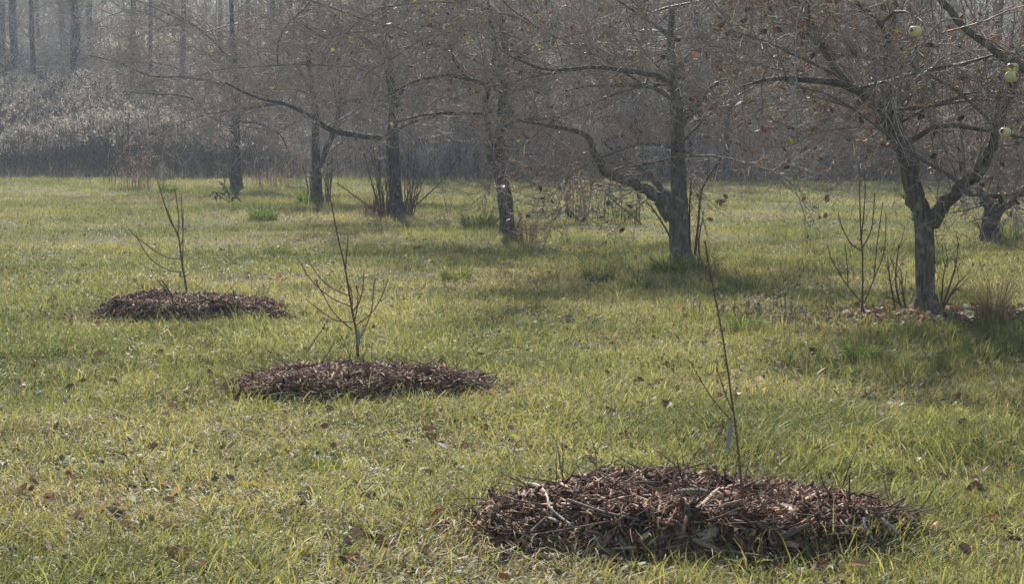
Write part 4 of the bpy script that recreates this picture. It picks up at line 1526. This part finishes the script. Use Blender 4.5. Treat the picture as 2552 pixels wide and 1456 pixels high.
# fallen branches lying in the rough grass
for (pts, r, lab) in [([(1508, 480), (1535, 505), (1573, 536), (1600, 560)], 2.6, "dark fallen branch sloping through weeds left of the pruned apple tree"),
                      ([(1390, 459), (1402, 482), (1414, 508), (1413, 530), (1430, 545)], 2.2, "dark bent dead branch left of the golden dry weeds"),
                      ([(1415, 520), (1440, 545), (1470, 560)], 2.0, "short dead branch low in front of the golden dry weeds")]:
    p0 = hit(*pts[-1], 0)
    P = [at(q[0], q[1], p0[1] + 0.02 * (len(pts) - i)) for i, q in enumerate(pts)]
    b = Bag()
    rows = spline([(*p, r * p0[1] / F * (0.6 + 0.4 * i / len(P))) for i, p in enumerate(P)], 5)
    bark_tube(b, rows, 7, .1, r, False, (0.08, 0.06, 0.05))
    rd = Rnd(int(r * 100))
    for _ in range(9):
        q, tan = sample([tuple(w[:3]) for w in rows], rd.random())
        A, B = shoot(rd, q, side_dir(rd, tan, .8, .1), rd.uniform(.1, .4), .004, .003, 3, 0, .2)
        b.line(A, B, (0.09, 0.065, 0.055))
    me = local(b.mesh("dead_branch", M_twig, 4), p0)
    tag(link("dead_branch", me, None, p0), lab, "branch")

# ---------------------------------------------------------------- grey box at the wood's edge
YB = 57.0
c0 = at(1588, 438, YB)
c1 = at(1692, 368, YB)
zg = float(terrain(0.5 * (c0[0] + c1[0]), YB))
bw, bh, bd = c1[0] - c0[0], c1[2] - zg, 0.9
root = empty("storage_box", (0.5 * (c0[0] + c1[0]), YB, zg))
tag(root, "blue grey box with a pale lid standing at the wood's edge behind the pruned tree", "box")


def boxmesh(bag, x0, x1, y0, y1, z0, z1, col, bev=0.012):
    V = []
    for z, e in ((z0, 0), (z0 + bev, -1), (z1 - bev, -1), (z1, 0)):
        k = 0 if e else bev
        V += [(x0 + k, y0 + k, z), (x1 - k, y0 + k, z), (x1 - k, y1 - k, z), (x0 + k, y1 - k, z)]
    f = [(3, 2, 1, 0), (12, 13, 14, 15)]
    for k in range(3):
        for j in range(4):
            f.append((k * 4 + j, k * 4 + (j + 1) % 4, k * 4 + 4 + (j + 1) % 4, k * 4 + 4 + j))
    bag.add(V, [f], col)


bx0, bx1 = c0[0], c1[0]
b = Bag()
boxmesh(b, bx0 + .03, bx1 - .03, YB, YB + bd, zg + .06, zg + bh - .10, (0.085, 0.105, 0.115))
part("body", b, M_plain, root, 4, False)
b = Bag()
boxmesh(b, bx0, bx1, YB - .03, YB + bd + .03, zg + bh - .097, zg + bh, (0.24, 0.265, 0.26))
part("lid", b, M_plain, root, 4, False)
for t in (.28, .62):
    b = Bag()
    xx = bx0 + (bx1 - bx0) * t
    boxmesh(b, xx - .025, xx + .025, YB - .018, YB - .002, zg + .08, zg + bh - .12, (0.06, 0.075, 0.08), .003)
    part("batten", b, M_plain, root, 4, False)
for t in (.06, .84):
    b = Bag()
    xx = bx0 + (bx1 - bx0) * t
    boxmesh(b, xx, xx + .1, YB + .05, YB + bd - .05, zg - .03, zg + .058, (0.05, 0.05, 0.05), .005)
    part("foot", b, M_plain, root, 4, False)


# ---------------------------------------------------------------- woods
def forest_tree(seed, h, r, nb, low, col):
    rd = Rnd(seed)
    root = empty("forest_tree", (0, 0, 0))
    tb, cb = Bag(), Bag()
    rows = [(0, 0, -0.4, r * 1.35), (0, 0, 0.25, r * 1.1)]
    x = y = 0.0
    n = 9
    for i in range(1, n + 1):
        x += rd.gauss(0, .07)
        y += rd.gauss(0, .07)
        rows.append((x, y, h * i / n, r * (1 - .85 * i / n)))
    tr = spline(rows, 3)
    bark_tube(tb, tr, 9, .08, seed)
    tp = [tuple(q[:3]) for q in tr]
    for k in range(nb):
        t = low + (0.97 - low) * rd.random() ** 1.25
        p, tan = sample(tp, t)
        a = rd.uniform(0, 6.28)
        d = Vector((math.cos(a), math.sin(a), rd.uniform(0.1, 1.1)))
        L = rd.uniform(.8, 2.6) * (1.15 - .6 * t)
        P, Q = shoot(rd, p, d, L, max(.012, r * .28 * (1 - t)), .006, 6, .02, .2)
        cb.line(P, Q, col)
        for _ in range(6):
            q, tn = sample(P, rd.uniform(.2, 1))
            A, B = shoot(rd, q, side_dir(rd, tn, rd.uniform(.4, 1.0), .15), rd.uniform(.3, 1.0), .008, .005, 3, .02, .25)
            cb.line(A, B, col)
            for _ in range(3):
                q3, t3 = sample(A, rd.uniform(.2, 1))
                A3, B3 = shoot(rd, q3, side_dir(rd, t3, rd.uniform(.4, 1.1), .1), rd.uniform(.15, .5), .006, .0045, 2, .02, .25)
                cb.line(A3, B3, col)
    link("trunk", tb.mesh("trunk", M_fbark), root)
    link("crown", cb.mesh("crown", M_twig, 3), root)
    return root


fc = (0.36, 0.315, 0.285)
PROTO = [forest_tree(500, 13, .15, 60, .10, fc), forest_tree(501, 11, .10, 60, .06, (0.40, 0.345, 0.31)), forest_tree(502, 15, .19, 60, .14, fc),
         forest_tree(503, 9, .075, 54, .04, (0.38, 0.32, 0.285)), forest_tree(504, 14, .13, 58, .08, (0.34, 0.30, 0.28)), forest_tree(505, 7, .05, 46, .03, (0.42, 0.35, 0.315))]
used = [False] * 6
frd = random.Random(9)
FG = "bare trees of the woods behind the orchard"
FL = ["thick grey trunk of a bare forest tree behind the orchard", "slim bare forest tree in the woods behind the orchard", "tall thick trunked bare tree in the woods behind the orchard",
      "thin pole like bare tree in the woods behind the orchard", "straight grey bare tree in the woods behind the orchard", "small twiggy bare tree in the woods behind the orchard"]


def plant(k, x, y, label=None, s=1.0):
    o = PROTO[k] if not used[k] else copy_tree(PROTO[k])
    used[k] = True
    o.location = (x, y, float(terrain(x, y)))
    o.rotation_euler = (0, 0, frd.uniform(0, 6.28))
    o.scale = (s, s, s)
    tag(o, label or FL[k], "tree", FG)


for (px, Y, k, lab) in [(9, 92, 2, "left one of the two thick forest trunks standing at the top left corner"), (41, 90, 2, "right one of the two thick forest trunks standing at the top left corner"),
                        (222, 94, 0, "forked forest trunk before the bright clearing, top left"), (165, 97, 4, "hazy forest trunk left of the forked one, top left"),
                        (1995, 60, 1, "dark slim trunk at the wood's edge left of the multi stemmed young tree"), (2165, 60, 4, "dark trunk at the wood's edge behind the multi stemmed young tree"),
                        (2185, 61, 0, "thicker dark trunk at the wood's edge behind the nearest tree"), (105, 99, 1, "slim trunk between the thick pair and the hazy one, top left")]:
    plant(k, (px - CX) / F * Y, Y, lab)
spots = []
for _ in range(26):
    x = frd.uniform(-3.5, 13)
    Y = float(y_edge(x)) + frd.uniform(2.0, 6.5)
    if any((x - a) ** 2 + (Y - c) ** 2 < 0.9 for a, c in spots) or (0 < x < 5.5 and Y < 59.5):
        continue
    spots.append((x, Y))
    plant(frd.choices(range(6), [2, 3, 1, 3, 2, 2])[0], x, Y, None, frd.uniform(.9, 1.25))
cnt = 0
tries = 0
while cnt < 115 and tries < 6000:
    tries += 1
    Y = 62 + 50 * frd.random() ** 1.2
    x = frd.uniform(-1, 1) * (.235 * Y + 3)
    if Y < float(y_edge(x)) + 2.5:
        continue
    if x < -4 and Y < 80 - (x + 14) * 0.9:
        continue
    if x < -9 and Y > 92 and frd.random() < .7:
        continue
    if any((x - a) ** 2 + (Y - c) ** 2 < 1.7 for a, c in spots):
        continue
    spots.append((x, Y))
    plant(frd.choices(range(6), [2, 3, 1, 4, 2, 4])[0], x, Y, None, frd.uniform(.8, 1.2))
    cnt += 1
cnt = 0
while cnt < 90:
    Y = frd.uniform(150, 225)
    x = frd.uniform(-1, 1) * (.235 * Y + 4)
    if x < -6 and Y < 170:
        continue
    plant(frd.choices(range(6), [2, 3, 2, 3, 3, 2])[0], x, Y, "bare tree on the hill far behind the woods", frd.uniform(.9, 1.3))
    cnt += 1

# undergrowth of the wood: thin stems and twigs beyond counting
ub = Bag()
rd = Rnd(600)
for k in range(15000):
    Y = 60 + 62 * rd.random() ** 1.35
    x = rd.uniform(-1, 1) * (.24 * Y + 2)
    e = float(y_edge(x))
    if Y < e + 0.6:
        continue
    if x < -7 and Y < 93 + (x + 7) * .3 and rd.random() < .93:
        continue
    if x < -9 and 92 < Y < 114 and rd.random() < .8:
        continue
    h = rd.uniform(.5, 1.6) if Y < e + 5 else rd.uniform(.8, 4.2)
    z = float(terrain(x, Y)) - .03
    f = rd.uniform(.6, 1.3)
    c = tuple(v * f for v in rd.choice([(0.38, 0.325, 0.29), (0.44, 0.36, 0.315), (0.28, 0.24, 0.22)]))
    w = .006 + .00007 * Y
    P, Q = shoot(rd, (x, Y, z), (rd.uniform(-.3, .3), rd.uniform(-.3, .3), 1), h, w, w * .6, 4, .0, .14)
    ub.line(P, Q, c)
    for _ in range(4):
        q, tn = sample(P, rd.uniform(.2, 1))
        A, B = shoot(rd, q, side_dir(rd, tn, rd.uniform(.4, 1.2), .1), rd.uniform(.2, .9), w * .7, w * .5, 2, -.02, .25)
        ub.line(A, B, c)
tag(link("undergrowth", ub.mesh("undergrowth", M_twig, 3)), "dense tangle of bare thin stems filling the wood behind the orchard", "undergrowth", kind="stuff")

# dry goldenrod meadow up the slope at the left and low dead weeds along the edge
wb, hb = Bag(), Bag()
rd = Rnd(700)
nstem = 0
while nstem < 13000:
    Y = 61 + 36 * rd.random()
    x = rd.uniform(-.25 * Y - 1, 3.0)
    e = float(y_edge(x))
    if Y < e + .2:
        continue
    leftness = min(1, max(0, (-5.5 - x) / 4))
    if rd.random() > leftness + 0.10:
        continue
    nstem += 1
    tier = float(noise(x * .7 + 3, Y, .22, 2))
    h = rd.uniform(.6, 1.25) * (0.5 + 1.5 * tier)
    z = float(terrain(x, Y)) - .02
    f = rd.uniform(.7, 1.2)
    P, Q = shoot(rd, (x, Y, z), (rd.uniform(-.2, .2), rd.uniform(-.2, .2), 1), h, .010, .008, 3, 0, .1)
    wb.line(P, Q, (0.17 * f, 0.135 * f, 0.115 * f))
    for _ in range(3):
        q, tn = sample(P, rd.uniform(.35, .9))
        A, B = shoot(rd, q, side_dir(rd, tn, .7, .2), rd.uniform(.1, .3), .008, .006, 2, 0, .2)
        wb.line(A, B, (0.18 * f, 0.14 * f, 0.12 * f))
    fluff(rd, hb, (P[-1][0], P[-1][1], P[-1][2]), .13, 12, (0.40 * f, 0.345 * f, 0.28 * f), .02, .06)
wv = wb.mesh("dry_weed_meadow", M_weed, 3)
o = link("dry_weed_meadow", wv)
tag(o, "pale fluffy dead weeds covering the slope at the left before the wood", "dry weeds", kind="stuff")
h_o = link("seed_heads", hb.mesh("seed_heads", M_weed, 3, False), o)
h_o["kind"] = "stuff"

# dead grass between lawn and wood
n = 60000
y = rng.uniform(54, 74, n)
x = rng.uniform(-1, 1, n) * (y * .24 + 2)
ok = (y > y_edge(x) - 1.0) & (y < y_edge(x) + 11)
x, y = x[ok], y[ok]
n = len(x)
V, q, t, C = blades(x, y, rng.gamma(4, .06, n) * 1.0, np.full(n, .02), rng.uniform(.2, 1.3, n), rng.uniform(0, 6.28, n), 2,
                    np.array([[0.19, 0.155, 0.12]]) * rng.uniform(.6, 1.4, (n, 1)))
tag(link("dead_grass", np_mesh("dead_grass", V, q + [t], M_weed, C)), "rough dead grass along the foot of the wood", "dead grass", kind="stuff")

# ---------------------------------------------------------------- haze
HZ = 0.0007
hb_ = Bag()
hv = [(-215, -38, -3), (215, -38, -3), (215, 415, -3), (-215, 415, -3), (-215, -38, 34), (215, -38, 34), (215, 415, 34), (-215, 415, 34)]
hm, hnt, ho = new_mat("haze_air")
pv = hnt.nodes.new("ShaderNodeVolumePrincipled")
pv.inputs["Color"].default_value = (0.74, 0.86, 1.0, 1)
pv.inputs["Density"].default_value = HZ
pv.inputs["Anisotropy"].default_value = 0.45
hnt.links.new(pv.outputs[0], ho.inputs["Volume"])
hz = np_mesh("haze", hv, [[(0, 3, 2, 1), (4, 5, 6, 7), (0, 1, 5, 4), (1, 2, 6, 5), (2, 3, 7, 6), (3, 0, 4, 7)]], hm)
tag(link("haze", hz), kind="stuff")
